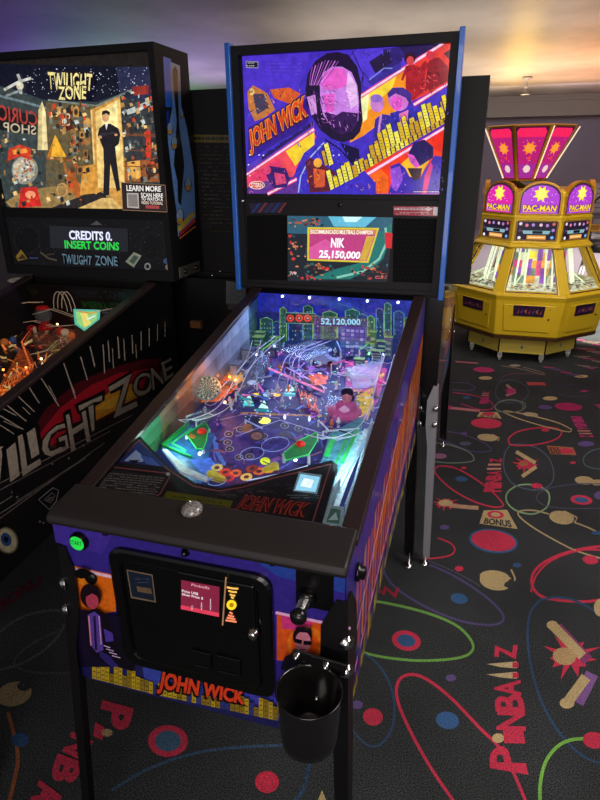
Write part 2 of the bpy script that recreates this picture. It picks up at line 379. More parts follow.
loopline([(610, 280), (520, 280), (440, 292), (395, 312), (392, 335), (430, 355), (520, 362), (610, 360)], 3, (90, 85, 110))
loopline([(610, 160), (570, 170), (546, 192), (550, 216), (580, 228), (620, 232)], 3.5, (90, 120, 125))
loopline([(-20, 520), (60, 548), (140, 585), (200, 620)], 3, (88, 82, 105))
fl.ell(138, 263, 20, 9, BL, 4); fl.ell(82, 424, 16, 8, PU); fl.ell(65, 187, 24, 9, (160, 110, 140)); fl.ell(389, 286, 19, 9, PK, 4)
fl.ell(538, 333, 37, 16, PK, 6); fl.ell(538, 333, 24, 9, BL, 6); fl.ell(600, 318, 20, 14, PU); fl.ell(568, 532, 26, 14, PK, 6)
fl.ell(323, 550, 13, 7, BL); fl.ell(130, 562, 14, 9, PK); fl.ell(510, 209, 10, 4, PK); fl.ell(553, 146, 28, 9, PU); fl.ell(151, 145, 20, 7, (100, 110, 130))
fl.ell(495, 22, 46, 12, PK2, 4); fl.ell(418, 99, 14, 6, PK); fl.ell(146, 226, 10, 4, PK); fl.ell(590, 443, 18, 7, BL); fl.ell(413, 22, 18, 5, PU)
burst(85, 345, 44, PK, 0, .5); fl.strip([(100, 352), (195, 360)], 13, (205, 165, 130)); fl.ell(85, 343, 24, 11, CR)
burst(352, 215, 44, PK, 0, .6); fl.strip([(320, 172), (385, 210)], 12, CR); fl.strip([(388, 222), (340, 255)], 12, CR); fl.ell(345, 212, 16, 8, OR)
fl.strip([(90, 25), (200, 36)], 8, (200, 130, 130)); burst(90, 24, 22, PK2, 0, .4)
def ltr(word, x0, y0, x1, y1, hw0, hw1, c):
    # word running away from the viewer, letter tops to the left
    nL = len(word)
    for i, ch in enumerate(word):
        a_, b_ = (i+.06)/nL, (i+.9)/nL
        xa, ya = x0+(x1-x0)*a_, y0+(y1-y0)*a_; xb, yb_ = x0+(x1-x0)*b_, y0+(y1-y0)*b_
        h = hw0+(hw1-hw0)*a_
        if ch == 'l': fl.strip([(xa+h, (ya+yb_)/2), (xa-h*1.25, (ya+yb_)/2)], abs(yb_-ya)*.55, (216, 150, 130)); continue
        fl.text(ch, [(xa+h, ya), (xb+h, yb_), (xb-h, yb_), (xa-h, ya)], c, .04)
ltr('PiNBAllZ', 241, 306, 254, 194, 27, 17, PK)
ltr('PiNBAllZ', 212, 12, 222, -28, 14, 9, PK2)
ltr('PiNBAllZ', 520, 55, 558, 125, -16, -20, PK2)
ltr('PiNBAllZ', 590, 14, 610, 30, -8, -8, PK2)
# far field, read in the (430,340) crop
zoomed((430, 340, .28333))
fl.ell(200, 293, 53, 17, PK, 3); fl.ell(190, 105, 37, 9, PK2, 3); fl.ell(196, 134, 24, 6, CR); fl.ell(490, 236, 48, 13, (190, 50, 110), 3)
fl.ell(424, 206, 26, 7, CR); fl.ell(534, 128, 24, 5, CR); fl.poly([(340, 148), (402, 150), (412, 160), (346, 160)], (200, 90, 90))
loopline([(350, 185), (335, 160), (290, 140), (250, 148), (232, 175), (240, 208), (280, 222), (330, 212), (350, 185)], 3, (70, 84, 100))
loopline([(330, 232), (310, 214), (270, 212), (235, 226), (235, 244), (275, 256), (320, 250), (330, 232)], 3, (130, 140, 120))
loopline([(80, 150), (130, 152), (158, 166), (140, 178), (80, 176)], 2, PU); loopline([(80, 185), (150, 195), (210, 215), (222, 240), (180, 246), (110, 225)], 3, PK2)
loopline([(245, 145), (270, 124), (340, 118), (400, 122)], 2.2, (120, 70, 100)); loopline([(250, 90), (330, 104), (400, 122), (390, 112), (330, 96)], 2.2, (150, 130, 110))
loopline([(450, 175), (470, 160), (520, 158), (560, 170), (560, 195), (500, 200), (455, 190)], 2, (64, 60, 90))
fl.strip([(270, 158), (300, 182)], 8, (190, 140, 130)); fl.strip([(268, 196), (302, 184)], 8, (190, 120, 130)); burst(285, 180, 22, PK2, 0, .6)
fl.strip([(90, 76), (170, 82)], 5, (190, 110, 120)); fl.ell(300, 90, 20, 4, (170, 160, 130)); fl.ell(408, 238, 24, 6, PU); fl.ell(545, 180, 14, 3, PK2)
fl.ell(130, 203, 14, 5, BL); fl.ell(120, 330, 12, 6, PU)
for k_ in range(6): fl.strip([(400+20*k_, 95+6*k_), (440+20*k_, 98+6*k_)], 2.5, [PK2, PU, (90, 60, 80)][k_ % 3])
zoomed((540, 270, .125))
for k_ in range(26):
    x0_, y0_ = 230+(k_*37) % 260, 545+k_*9.5; fl.strip([(x0_, y0_), (x0_+60+(k_*29) % 90, y0_+6)], 5, [(150, 140, 136), PK2, (90, 70, 70), (170, 150, 120)][k_ % 4])
# near left field, read in full-image pixels
zoomed((0, 0, 1))
D = (206, 62, 88)
fl.ell(168, 741, 20, 16, D); fl.ell(168, 741, 13, 10.5, (74, 106, 136)); fl.ell(267, 782, 12, 11, (220, 60, 86))
loopline([(112, 790), (150, 768), (200, 752), (260, 746), (300, 746)], 3, (62, 86, 112)); loopline([(280, 812), (300, 795), (308, 770), (312, 750)], 4, (46, 66, 90))
fl.poly([(318, 800), (322, 790), (327, 802)], CR)
zoomed((0, 540, .33333))
def tilted(ch, B0, d, u): fl.text(ch, [B0, (B0[0]+d[0], B0[1]+d[1]), (B0[0]+d[0]+u[0], B0[1]+d[1]+u[1]), (B0[0]+u[0], B0[1]+u[1])], D, .05)
tilted('P', (312, 488), (-14, 58), (82, 22)); tilted('I', (286, 558), (-3, 20), (24, 12)); tilted('N', (218, 580), (-26, 52), (56, 26)); tilted('B', (176, 648), (-22, 62), (66, 24)); tilted('A', (122, 724), (-28, 58), (70, 20)); tilted('L', (96, 792), (-20, 40), (50, 16))
fl.ell(321, 578, 17, 12, (190, 165, 120)); zoomed((0, 0, 1))
fl.ell(14, 694, 18, 12, (160, 142, 104), -15); fl.ell(24, 686, 7, 5, BLK)
loopline([(8, 712), (14, 735), (18, 760), (12, 790), (6, 812)], 4, (150, 92, 60)); fl.ell(20, 740, 9, 7, (50, 82, 124))
loopline([(-10, 672), (25, 662), (55, 640), (66, 618), (55, 610), (20, 618), (-10, 640)], 2.5, (70, 76, 74)); loopline([(70, 673), (30, 672), (14, 662), (30, 645), (60, 630)], 2.2, (66, 62, 66))
for ch, x_, y_ in (('B', 2, 606), ('O', 14, 598), ('N', 26, 590), ('U', 36, 584)): fl.text(ch, [(x_-6, y_+6), (x_+6, y_), (x_+4, y_-9), (x_-7, y_-3)], (74, 24, 34), .05)
loopline([(24, 566), (40, 560), (44, 548), (36, 540), (20, 542)], 1.8, (52, 56, 56)); loopline([(380, 470), (395, 480), (402, 492), (396, 502), (384, 505)], 3, (140, 140, 110))
# the same motifs carried on over floor the photograph does not reach
def seen(x, y):
    v = CM.transposed() @ (Vector((x, y, 0))-CX)
    if v.z > -.1: return False
    px, py = 300-F*v.x/v.z, 400+F*v.y/v.z
    return -60 < px < 660 and -60 < py < 860
rnd = random.Random(3)
for k_ in range(170):
    x_, y_ = rnd.uniform(-4.2, 4.2), rnd.uniform(-2.3, 7.6)
    if seen(x_, y_) or seen(x_+.3, y_) or seen(x_-.3, y_): continue
    fl.k += fl.step; c_ = rnd.choice([PK, BL, CR, PU, GR]); r_ = rnd.uniform(.02, .08); N_ = 20
    if k_ % 2: fl.add([(x_+r_*math.cos(6.2832*i/N_), y_+r_*math.sin(6.2832*i/N_), fl.k) for i in range(N_)], [tuple(range(N_))], c_)
    else:
        A_, B_, th = rnd.uniform(.15, .28), rnd.uniform(.09, .15), rnd.uniform(0, 3)
        P1 = [(x_+(A_+d)*math.cos(t)*math.cos(th)-(B_+d)*math.sin(t)*math.sin(th), y_+(A_+d)*math.cos(t)*math.sin(th)+(B_+d)*math.sin(t)*math.cos(th), fl.k) for d in (0, .008) for t in [6.2832*i/36 for i in range(36)]]
        fl.add(P1, [(i, (i+1) % 36, 36+(i+1) % 36, 36+i) for i in range(36)], c_)
tag(fl.build('floor', mf), kind='structure')

# ================================================================ PINBALL HARDWARE
def bolt(parent, p, d, r=.010, mat='chrome', name='bolt'):
    m = MB(); m.lathe(p, d, [(r*1.25, 0), (r*1.25, .002), (r, .004), (r*.92, .007), (r*.55, .0105), (r*.1, .0115)], 14, (215, 215, 215))
    return m.build(name, mat, parent, smooth=True)
def leg(root, cx, cy, sx, sy, zt, mat, splay=.028, foot_mat='chrome', bdz=(.09, .155), wf=1.):
    """angle-iron leg bolted round a cabinet corner, flared plate on top, leveller foot below"""
    th = .004; rings = []; ho = .075
    def cor(z):
        k = max(0, (zt-z))/zt; return cx+sx*(.002+splay*k), cy+sy*(.002+splay*k)
    for z, w in ((zt, .028), (zt-.06, .074), (zt-.16, .078), (zt-.25, .042), (.07, .036), (.045, .030)):
        X, Y = cor(z); wl = wf if z > zt-.2 else max(wf, min(1, .62+.3*(wf < .43)*-1))
        wx = w*wl; rings.append([(X+sx*th, Y+sy*th, z), (X-sx*wx, Y+sy*th, z), (X-sx*wx, Y, z), (X, Y, z), (X, Y-sy*w, z), (X+sx*th, Y-sy*w, z)])
    m = MB(); m.loft(rings); g = m.build('leg', mat, root)
    d = Vector((sx, sy, 0)).normalized()
    for dz in bdz:
        X, Y = cor(zt-dz); bolt(g, (X+sx*.0, Y+sy*.0, zt-dz), d, .012)
    X, Y = cor(.04); X -= sx*.012; Y -= sy*.012
    m = MB(); m.lathe((X, Y, 0.001), (0, 0, 1), [(.020, 0), (.021, .006), (.012, .013), (.005, .016), (.005, .07)], 16)
    m.build('leveller_foot', foot_mat, g, smooth=True)
    return g
def cabinet_shell(root, x0, x1, y0, y1, zb0, zb1, zt0, sl, mat='black', th=.018):
    m = MB(); zb = lambda y: zb0+(zb1-zb0)*(y-y0)/(y1-y0); zt = lambda y: zt0+sl*(y-y0)
    def wall(xa, xb, ya, yb):
        m.hexa([(xa, ya, zb(ya)), (xb, ya, zb(ya)), (xb, yb, zb(yb)), (xa, yb, zb(yb))], [(xa, ya, zt(ya)), (xb, ya, zt(ya)), (xb, yb, zt(yb)), (xa, yb, zt(yb))])
    wall(x0, x0+th, y0, y1); wall(x1-th, x1, y0, y1); wall(x0+th, x1-th, y0, y0+th); wall(x0+th, x1-th, y1-th, y1)
    m.hexa([(x0+th, y0+th, zb(y0)), (x1-th, y0+th, zb(y0)), (x1-th, y1-th, zb(y1)), (x0+th, y1-th, zb(y1))], [(x0+th, y0+th, zb(y0)+.012), (x1-th, y0+th, zb(y0)+.012), (x1-th, y1-th, zb(y1)+.012), (x0+th, y1-th, zb(y1)+.012)])
    return m.build('cabinet', mat, root)
def rail(root, xa, xb, ya, yb, z0, sl, mat='rail', h=.016):
    m = MB(); z = lambda y: z0+sl*y
    xo = xa if abs(xa) > abs(xb) else xb
    m.hexa([(xa, ya, z(ya)-h), (xb, ya, z(ya)-h), (xb, yb, z(yb)-h), (xa, yb, z(yb)-h)], [(xa, ya, z(ya)), (xb, ya, z(ya)), (xb, yb, z(yb)), (xa, yb, z(yb))])
    return m.build('side_rail', mat, root, bevel=.003)
ZR, SL = .947, .205        # glass line shared by this row of machines

# ================================================================ MACHINE 1 : the near machine, violet and orange
J = thing('pinball_machine', 'pinball machine in front with violet and orange backglass, blue trims and a lit glass-topped playfield', 'pinball machine', (0, .6, 0), 'pinball machines in the arcade')
HW, YR = .2906, 1.25
cabinet_shell(J, -HW, HW, 0, YR, .5255, .628, .936, SL)
for sx in (-1, 1): rail(J, sx*.262, sx*.2985, .06, 1.118, ZR, SL)
# lock bar with rolled front edge
m = MB(); prof = [(-.004, .926), (-.016, .930), (-.020, .940), (-.015, .951), (.0, .9565), (.082, ZR+SL*.082+.004), (.082, ZR+SL*.082-.014), (0, .935)]
m.prism([(-.303, y, z) for y, z in prof], (.598, 0, 0)); lb = m.build('lock_bar', 'lockbar', J, bevel=.006)
tb = MB(); tp = Plane((0, -SL, 1), (0, 0, ZR+.006)).at((192, 510)); d_ = Vector((0, -SL, 1))
tb.lathe(tp, d_, [(.021, -.002), (.021, .004), (.016, .010), (.009, .013), (.002, .014)], 18, (190, 185, 180)); tb.build('clear_button', mat_art('clear_button_plastic', .0, .08, .45, noise=.7, nscale=260, coat=1), lb, smooth=True)
# ---- front artwork
FPn = PY(-.0006)
A = Art(FPn, (40, 480, .56667)); z = A.z
def fpx(X, Y): return (40+X*.56667, 480+Y*.56667)
A.add([(-HW+.001, -.0008, .527), (HW-.001, -.0008, .527), (HW-.001, -.0008, .937), (-HW+.001, -.0008, .937)], [(0, 1, 2, 3)], (58, 44, 150))
A.poly([(60, 70), (20, 68), (28, 110), (110, 130), (130, 90)], (72, 52, 168)); A.poly([(330, 110), (430, 135), (540, 158), (538, 200), (420, 170)], (44, 74, 170))
A.poly([(44, 148), (132, 168), (134, 232), (90, 240), (58, 235)], (244, 118, 26)); A.poly([(44, 148), (90, 159), (94, 190), (56, 180)], (250, 140, 30))
A.poly([(418, 236), (545, 262), (525, 330), (418, 318)], (238, 92, 30)); A.poly([(426, 238), (480, 250), (480, 268), (426, 262)], (226, 60, 140))
A.ell(470, 290, 34, 32, (250, 130, 30)); A.ell(468, 292, 25, 24, (244, 96, 22))
A.strip([(38, 153), (90, 163), (140, 174)], 5, (250, 214, 240)); A.strip([(416, 234), (548, 262)], 5, (250, 190, 240))
# lower skyline, night blue with yellow blocks
A.poly([(66, 340), (60, 300), (110, 310), (425, 390), (425, 440), (90, 352)], (36, 36, 96))
A.poly([(180, 325), (330, 365), (330, 398), (186, 362)], (62, 78, 180)); A.poly([(360, 370), (424, 386), (424, 425), (362, 408)], (70, 70, 190))
rb = random.Random(5)
def skyline(x0, y0, x1, y1, n, h, cs, wfac=.9, win=True, lean=0):
    for i in range(n):
        t0, t1 = i/n, (i+wfac)/n; hh = h*rb.uniform(.35, 1); c = rb.choice(cs)
        a_ = (x0+(x1-x0)*t0, y0+(y1-y0)*t0); b_ = (x0+(x1-x0)*t1, y0+(y1-y0)*t1)
        A.poly([a_, b_, (b_[0]+lean*hh, b_[1]-hh), (a_[0]+lean*hh, a_[1]-hh)], c)
        if win:
            for k in range(int(hh//7)):
                f_ = (k+.5)/max(1, hh//7)*hh
                A.strip([(a_[0]+(b_[0]-a_[0])*.25+lean*f_, a_[1]+(b_[1]-a_[1])*.25-f_), (a_[0]+(b_[0]-a_[0])*.75+lean*f_, a_[1]+(b_[1]-a_[1])*.75-f_)], 1.6, (70, 56, 30))
Y1, Y2 = (196, 168, 34), (150, 126, 30)
skyline(92, 350, 200, 378, 14, 46, [Y1, Y2, Y1]); skyline(200, 378, 420, 425, 26, 34, [Y1, Y2, (50, 60, 140)])
A.text('JOHN WICK', [(207, 375), (360, 402), (362, 373), (214, 338)], (236, 70, 34), .045, (24, 6, 12), .09)
A.poly([(44, 225), (140, 240), (150, 330), (110, 330), (60, 330)], (20, 14, 44))
# seated figure in a dark suit (left) and bust with dark glasses (right): plain generic figures
def suit(pts, c): A.poly(pts, c)
suit([(74, 235), (98, 226), (118, 240), (140, 285), (168, 320), (165, 338), (120, 325), (92, 312), (84, 280)], (18, 12, 28))
suit([(84, 238), (96, 232), (106, 240), (112, 300), (100, 305), (90, 292)], (96, 70, 170)); A.strip([(86, 240), (90, 292)], 2.5, (230, 150, 190)); A.strip([(104, 240), (108, 290)], 2, (220, 170, 220)); A.strip([(96, 240), (99, 300)], 4, (34, 22, 70))
suit([(112, 262), (128, 270), (130, 284), (116, 286)], (84, 62, 176)); suit([(104, 300), (122, 310), (140, 330), (126, 330), (106, 312)], (50, 40, 120))
for i in range(4): A.strip([(112+i*5, 292+i*6), (124+i*6, 296+i*6)], 1.6, (220, 190, 240))
A.ell(89, 205, 18, 22, (26, 12, 22), -15); A.ell(92, 213, 11, 15, (196, 70, 96), -12); A.poly([(82, 206), (92, 200), (102, 206), (98, 196), (84, 196)], (26, 12, 22)); A.ell(74, 165, 13, 9, (8, 8, 10))
suit([(425, 330), (432, 312), (450, 305), (475, 306), (500, 322), (505, 345), (425, 335)], (20, 14, 34)); suit([(452, 306), (466, 322), (478, 308), (470, 300), (456, 300)], (196, 120, 200))
A.ell(463, 276, 17, 17, (22, 12, 24)); A.ell(464, 286, 14, 19, (214, 130, 150)); A.poly([(450, 268), (480, 270), (478, 262), (452, 260)], (22, 12, 24))
A.strip([(449, 283), (462, 286)], 7, (16, 10, 22)); A.strip([(465, 287), (479, 288)], 7, (16, 10, 22)); A.strip([(459, 299), (470, 300)], 2, (120, 50, 80))
A.build('front_artwork', 'art', J)
# ---- right side artwork: stretched orange lettering on violet, read along the cabinet
A = Art(PX(HW+.0006))
S = lambda y, z_: None
def sidepoly(pts, c):
    A.k += A.step; A.add([(HW+A.k, y, z_) for y, z_ in pts], [tuple(range(len(pts)))], c)
zb_ = lambda y: .5265+.082*y; zt_ = lambda y: .935+SL*y
sidepoly([(.002, zb_(0)), (1.2485, zb_(1.2485)), (1.2485, zt_(1.2485)), (.002, zt_(0))], (64, 46, 150))
sidepoly([(.002, .70), (1.2485, .90), (1.2485, .98), (.002, .80)], (92, 60, 178))
sidepoly([(.30, .72), (1.2485, .88), (1.2485, 1.02), (.30, .80)], (206, 92, 44))
sidepoly([(.1, .585), (1.2485, .74), (1.2485, .78), (.1, .60)], (240, 140, 200))
for i in range(30):
    y = .10+.038*i; h0 = .60+.10*y; h1 = .82+.14*y
    sidepoly([(y, h0+.02*math.sin(i)), (y+.017, h0+.02*math.sin(i*1.7)), (y+.021, h1-.02*math.sin(i*2.1)), (y+.004, h1)], [(236, 104, 36), (214, 84, 40), (244, 140, 40)][i % 3])
for i in range(46):
    y = .01+.0268*i; h = .025+.055*rb.random(); sidepoly([(y, zb_(y)), (y+.022, zb_(y)), (y+.022, zb_(y)+h), (y, zb_(y)+h)], [Y1, Y2, (58, 44, 120)][i % 3])
sidepoly([(.02, .71), (.05, .70), (.055, .80), (.03, .84)], (230, 150, 40)); sidepoly([(.0, .68), (.6, .905), (.6, .915), (.0, .69)], (220, 170, 235))
for i in range(14): sidepoly([(.85+.02*i, .75+.008*i), (.86+.02*i, .75+.008*i), (.875+.02*i, .97), (.862+.02*i, .99)], [(236, 150, 50), (190, 80, 40), (40, 24, 50)][i % 3])
A.build('side_artwork', mat_art('glossy_side_print', .04, .3, .95, noise=.2, nscale=40, coat=.25), J)
fb = MB(); fb.lathe((HW+.002, .09, .865), (1, 0, 0), [(.018, 0), (.018, .006), (.013, .008), (.013, .016), (.003, .018)], 16, (14, 14, 16)); fb.build('flipper_button', 'blackgloss', J, smooth=True)
for yb in (.075, .11): pass
# ---- coin door
def fq(X, Y): return FPn.at(fpx(X, Y))
m = MB()
def rrect(cs, r, n=5):
    out = []
    for i, c in enumerate(cs):
        c = Vector(c); a_ = (Vector(cs[i-1])-c).normalized(); b_ = (Vector(cs[(i+1) % len(cs)])-c).normalized()
        for k in range(n+1):
            t = k/n; out.append((c+a_*r)*(1-t)**2+2*t*(1-t)*(c+(a_+b_)*.0)+(c+b_*r)*t**2)
    return out
DX0, DX1, DZ0, DZ1 = -.178, .158, .602, .897
ring_o = rrect([(DX0, -.001, DZ0), (DX1, -.001, DZ0), (DX1, -.001, DZ1), (DX0, -.001, DZ1)], .035)
def inset(r, dx, y): 
    cx_, cz_ = (DX0+DX1)/2, (DZ0+DZ1)/2
    return [Vector((cx_+(p.x-cx_)*(1-dx/abs(DX1-DX0)*2), y, cz_+(p.z-cz_)*(1-dx/abs(DZ1-DZ0)*2))) for p in r]
m.loft([ring_o, inset(ring_o, 0, -.010), inset(ring_o, .005, -.013), inset(ring_o, .022, -.013), inset(ring_o, .026, -.005), inset(ring_o, .028, -.005)])
door = m.build('coin_door', 'blackgloss', J)
cm = MB(); cm.box(-.148, .128, -.0105, -.0049, .625, .875); cm.build('door_plate', 'blackgloss', door, bevel=.004)
for X, Y in ((118, 90), (257, 127), (412, 143)): p = fq(X, Y); bolt(J, p, (0, -1, 0), .007, 'blackgloss', 'door_bolt')
# sticker, card reader screen, contactless lights, lock, reject buttons
FD = PY(-.0108); A = Art(FD, (120, 560, .25)); A.poly([(26, 38), (130, 58), (144, 170), (44, 152)], (128, 110, 88)); A.poly([(31, 44), (126, 63), (139, 164), (48, 146)], (28, 38, 56))
A.poly([(66, 105), (124, 114), (128, 136), (70, 126)], (112, 92, 68)); A.scribble(60, 70, 118, 96, 2, (70, 90, 120), 3); A.build('door_sticker', 'art', door)
m = MB(); p0, p1 = FD.at((178, 571)), FD.at((257, 632)); m.box(p0.x, p1.x, -.017, -.0105, p1.z-.004, p0.z+.004); rd = m.build('card_reader', 'blackgloss', door, bevel=.004)
A = Art(PY(-.0175), (120, 560, .25)); A.poly([(245, 80), (398, 108), (396, 228), (243, 196)], (122, 34, 58)); A.poly([(244, 180), (396, 212), (396, 228), (243, 196)], (210, 60, 84))
A.text('Pinballz', [(285, 104), (358, 118), (360, 108), (287, 94)], (232, 170, 180)); A.text('Price US$', [(248, 129), (312, 142), (312, 131), (248, 118)], (240, 232, 240), .01)
A.text('Silver Price: $', [(248, 142), (332, 160), (332, 149), (248, 131)], (240, 232, 240), .01)
for X, h in ((288, 16), (326, 30), (362, 44)): A.strip([(X, 200), (X, 200-h)], 3, (210, 190, 200)); A.ell(X, 186, 5, 5, (160, 120, 140))
A.build('screen', 'screen', rd)
A = Art(PY(-.0176), (120, 560, .25)); A.strip([(424, 68), (410, 262)], 6, (150, 110, 76))
for i, (w, y) in enumerate(((46, 112), (34, 126), (22, 140), (12, 150))): A.strip([(450-w/2, y-3), (450, y+2), (450+w/2, y+3)], 7, (255, 190, 90))
A.ell(446, 180, 20, 20, (255, 214, 40)); A.ell(446, 180, 9, 9, (170, 120, 10))
for w, y in ((12, 212), (24, 224), (34, 234), (44, 244)): A.strip([(444-w/2, y-3), (444, y), (444+w/2, y+4)], 7, (255, 140, 100))
A.build('contactless_light', 'screen', rd)
p = FD.at((254, 632)); m = MB(); m.lathe((p.x, -.0105, p.z), (0, -1, 0), [(.013, 0), (.013, .006), (.009, .010), (.009, .014), (.003, .015)], 18); m.build('door_lock', 'chrome', door, smooth=True)
for (x0, y0, x1, y1) in ((291, 352, 370, 432), (388, 372, 486, 462)):
    p0, p1 = FD.at((120+x0*.25, 560+y0*.25)), FD.at((120+x1*.25, 560+y1*.25)); m = MB()
    m.box(p0.x, p1.x, -.0165, -.0105, p1.z, p0.z); m.box(p0.x+.003, p1.x-.003, -.019, -.0165, p1.z+.002, p1.z+.007); m.build('coin_return', 'blackgloss', door, bevel=.002)
# buttons and plunger
p = FPn.at((80.5, 540)); m = MB(); m.lathe(p, (0, -1, 0), [(.0205, 0), (.0205, .006), (.0165, .009), (.0165, .0115)], 22, (12, 12, 12)); sb = m.build('start_button', 'blackgloss', J, smooth=True)
A = Art(PY(p.y-.0118)); N = 24; A.add([(p.x+.0158*math.cos(6.2832*i/N), p.y-.0119, p.z+.0158*math.sin(6.2832*i/N)) for i in range(N)], [tuple(range(N))], (38, 205, 70)); A.k = .0006
A.text('START', [(70, 544), (81.5, 546), (81.5, 542), (70, 540)], (20, 90, 40), .02); A.build('lit_cap', 'screen', sb)
p = FPn.at((92, 577)); m = MB(); m.lathe(p, (0, -1, 0), [(.014, 0), (.014, .006), (.011, .008), (.002, .009)], 18, (12, 12, 12)); m.build('launch_button', 'blackgloss', J, smooth=True)
p0, p1 = fq(452, 152), fq(522, 238); m = MB(); m.box(p0.x, p1.x-.004, -.006, -.0005, p1.z+.008, p0.z); ph = m.build('plunger_plate', 'blackgloss', J, bevel=.003)
p = fq(478, 205); m = MB(); m.tube([(p.x-.006, -.004, p.z+.002), (p.x-.006, -.022, p.z+.002)], [.019, .015], 16, (12, 12, 12)); m.build('plunger_housing', 'blackgloss', ph, smooth=True)
m = MB(); pts = [(p.x-.006+.0095*math.cos(t*.9), -.022-.0006*t, p.z+.002+.0095*math.sin(t*.9)) for t in range(40)]; m.tube(pts, .0016, 6); m.tube([(p.x-.006, -.02, p.z+.002), (p.x-.006, -.052, p.z+.002)], .0045, 8); m.build('plunger_spring', 'chrome', ph, smooth=True)
m = MB(); m.lathe((p.x-.006, -.048, p.z+.002), (0, -1, 0), [(.005, 0), (.014, .004), (.0155, .010), (.012, .017), (.003, .020)], 16); m.build('plunger_knob', mat_plain('black_knob', (20, 18, 18), .2), ph, smooth=True)
# legs
for sx, cx in ((-1, -HW), (1, HW)):
    leg(J, cx, 0, sx, -1, .872, 'legblack', .048 if sx < 0 else .026, wf=.42 if sx < 0 else .62)
    leg(J, cx, YR, sx, 1, .815, 'legblack', .022)
# ---- playfield well
PF = Plane((0, -.085, 1), (0, 0, .885)); pz = lambda y: .885+.085*y
IX = .2685
def P3(X, Y, h=0.):
    p = PF.at((140+X*.46667, 280+Y*.46667), h)
    if p.y > 1.045: p.z -= (p.y-1.045)*.085; p.y = 1.045
    p.x = min(max(p.x, -.25), .25); return p
A = Art(PF, (140, 280, .46667), .00005, .0003); A.lim = (-IX, IX, 1.076)
A.add([(-IX, .03, pz(.03)), (IX, .03, pz(.03)), (IX, 1.085, pz(1.085)), (-IX, 1.085, pz(1.085))], [(0, 1, 2, 3)], (34, 34, 96))
A.poly([(190, 200), (330, 150), (560, 170), (500, 300), (420, 330), (300, 290), (200, 270)], (40, 34, 104))
A.poly([(230, 100), (560, 110), (540, 190), (300, 190), (200, 170)], (48, 56, 126)); A.poly([(175, 190), (260, 150), (290, 200), (240, 235), (180, 240)], (60, 54, 104))
A.poly([(440, 170), (530, 190), (510, 260), (480, 300), (440, 250)], (190, 80, 150)); A.poly([(452, 250), (500, 230), (500, 275), (465, 300)], (226, 190, 60)); A.poly([(475, 190), (520, 200), (515, 235), (480, 225)], (214, 60, 160))
A.poly([(160, 250), (330, 285), (370, 330), (350, 400), (250, 440), (170, 420), (140, 350)], (48, 40, 116)); A.ell(250, 365, 104, 62, (58, 44, 124), -8); A.ring(250, 365, 92, 52, 4, (96, 110, 190), -8)
A.strip([(158, 335), (164, 365), (178, 392), (205, 412), (235, 418)], 9, (80, 120, 210)); A.strip([(250, 405), (300, 380), (350, 330)], 8, (120, 70, 150))
A.poly([(225, 290), (360, 292), (420, 310), (395, 345), (300, 320), (230, 310)], (36, 34, 92)); A.strip([(215, 285), (410, 292)], 4, (190, 130, 70))
rp = random.Random(11)
for k in range(230):      # printed figures, flourishes and arrows
    X, Y = rp.uniform(160, 540), rp.uniform(90, 420)
    if X > 560-(Y-90)*.35 or X < 290-(Y)*.45: continue
    c = rp.choice([(120, 90, 200), (60, 110, 210), (190, 110, 220), (36, 28, 80), (20, 18, 50), (230, 120, 190), (130, 170, 230), (20, 20, 50)] if Y < 300 else [(90, 66, 160), (30, 24, 74), (70, 80, 170), (130, 80, 110), (26, 22, 60)])
    a_ = rp.uniform(0, 3.14); l = rp.uniform(6, 24); w = rp.uniform(2, 6)
    if k % 3: A.strip([(X-l*math.cos(a_), Y-l*.6*math.sin(a_)), (X+rp.uniform(-4, 4), Y+rp.uniform(-4, 4)), (X+l*math.cos(a_), Y+l*.6*math.sin(a_))], w, c)
    else: A.poly([(X, Y), (X+l, Y+rp.uniform(-6, 6)), (X+rp.uniform(-5, 12), Y+l*.7)], c)
for q in ((188, 348), (192, 362), (212, 380), (235, 378), (215, 320), (265, 335), (310, 312), (340, 318), (190, 330), (288, 395)):
    A.ell(q[0], q[1], 9.5, 6.5, (150, 140, 170)); A.ell(q[0], q[1], 7.6, 5, (22, 20, 36)); A.ell(q[0], q[1], 3.4, 2.4, (110, 100, 120))
A.ell(230, 318, 12, 10, (140, 90, 60)); A.ell(250, 334, 17, 12, (50, 34, 44)); A.ell(250, 334, 12, 8, (130, 90, 90)); A.ell(310, 332, 15, 8, (70, 60, 90))
A.text('WICK', [(342, 256), (384, 284), (380, 256), (338, 232)], (236, 100, 50), .03, (30, 10, 24), .07)
A.strip([(268, 186), (330, 212), (395, 240)], 5, (240, 110, 160)); A.strip([(300, 180), (400, 232)], 2.5, (220, 180, 250)); A.poly([(360, 205), (388, 198), (402, 222), (372, 226)], (240, 90, 50)); A.strip([(438, 174), (482, 196), (528, 222)], 4, (250, 110, 170))
for k in range(16): X = 452+rp.uniform(0, 66); Y = 182+rp.uniform(0, 60); A.strip([(X, Y), (X+6, Y-7), (X+9, Y+4), (X+16, Y-5)], 3, rp.choice([(236, 190, 80), (244, 70, 120), (220, 60, 190), (250, 220, 120)]))
# orange glow painted onto the playfield behind the disc
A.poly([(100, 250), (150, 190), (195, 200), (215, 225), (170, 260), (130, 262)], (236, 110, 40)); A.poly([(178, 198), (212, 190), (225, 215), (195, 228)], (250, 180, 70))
# outlane printing; the pale streaks on the right are painted glare
A.poly([(405, 330), (480, 290), (470, 360), (420, 470), (350, 470), (392, 380)], (70, 130, 150)); A.strip([(470, 330), (395, 500)], 16, (150, 220, 230)); A.strip([(486, 320), (440, 430), (408, 520)], 12, (190, 214, 226)); A.strip([(448, 330), (402, 430)], 6, (30, 150, 70))
A.poly([(45, 365), (110, 310), (160, 330), (130, 440), (90, 420)], (40, 90, 150)); A.poly([(105, 385), (150, 380), (175, 410), (150, 430)], (70, 110, 220))
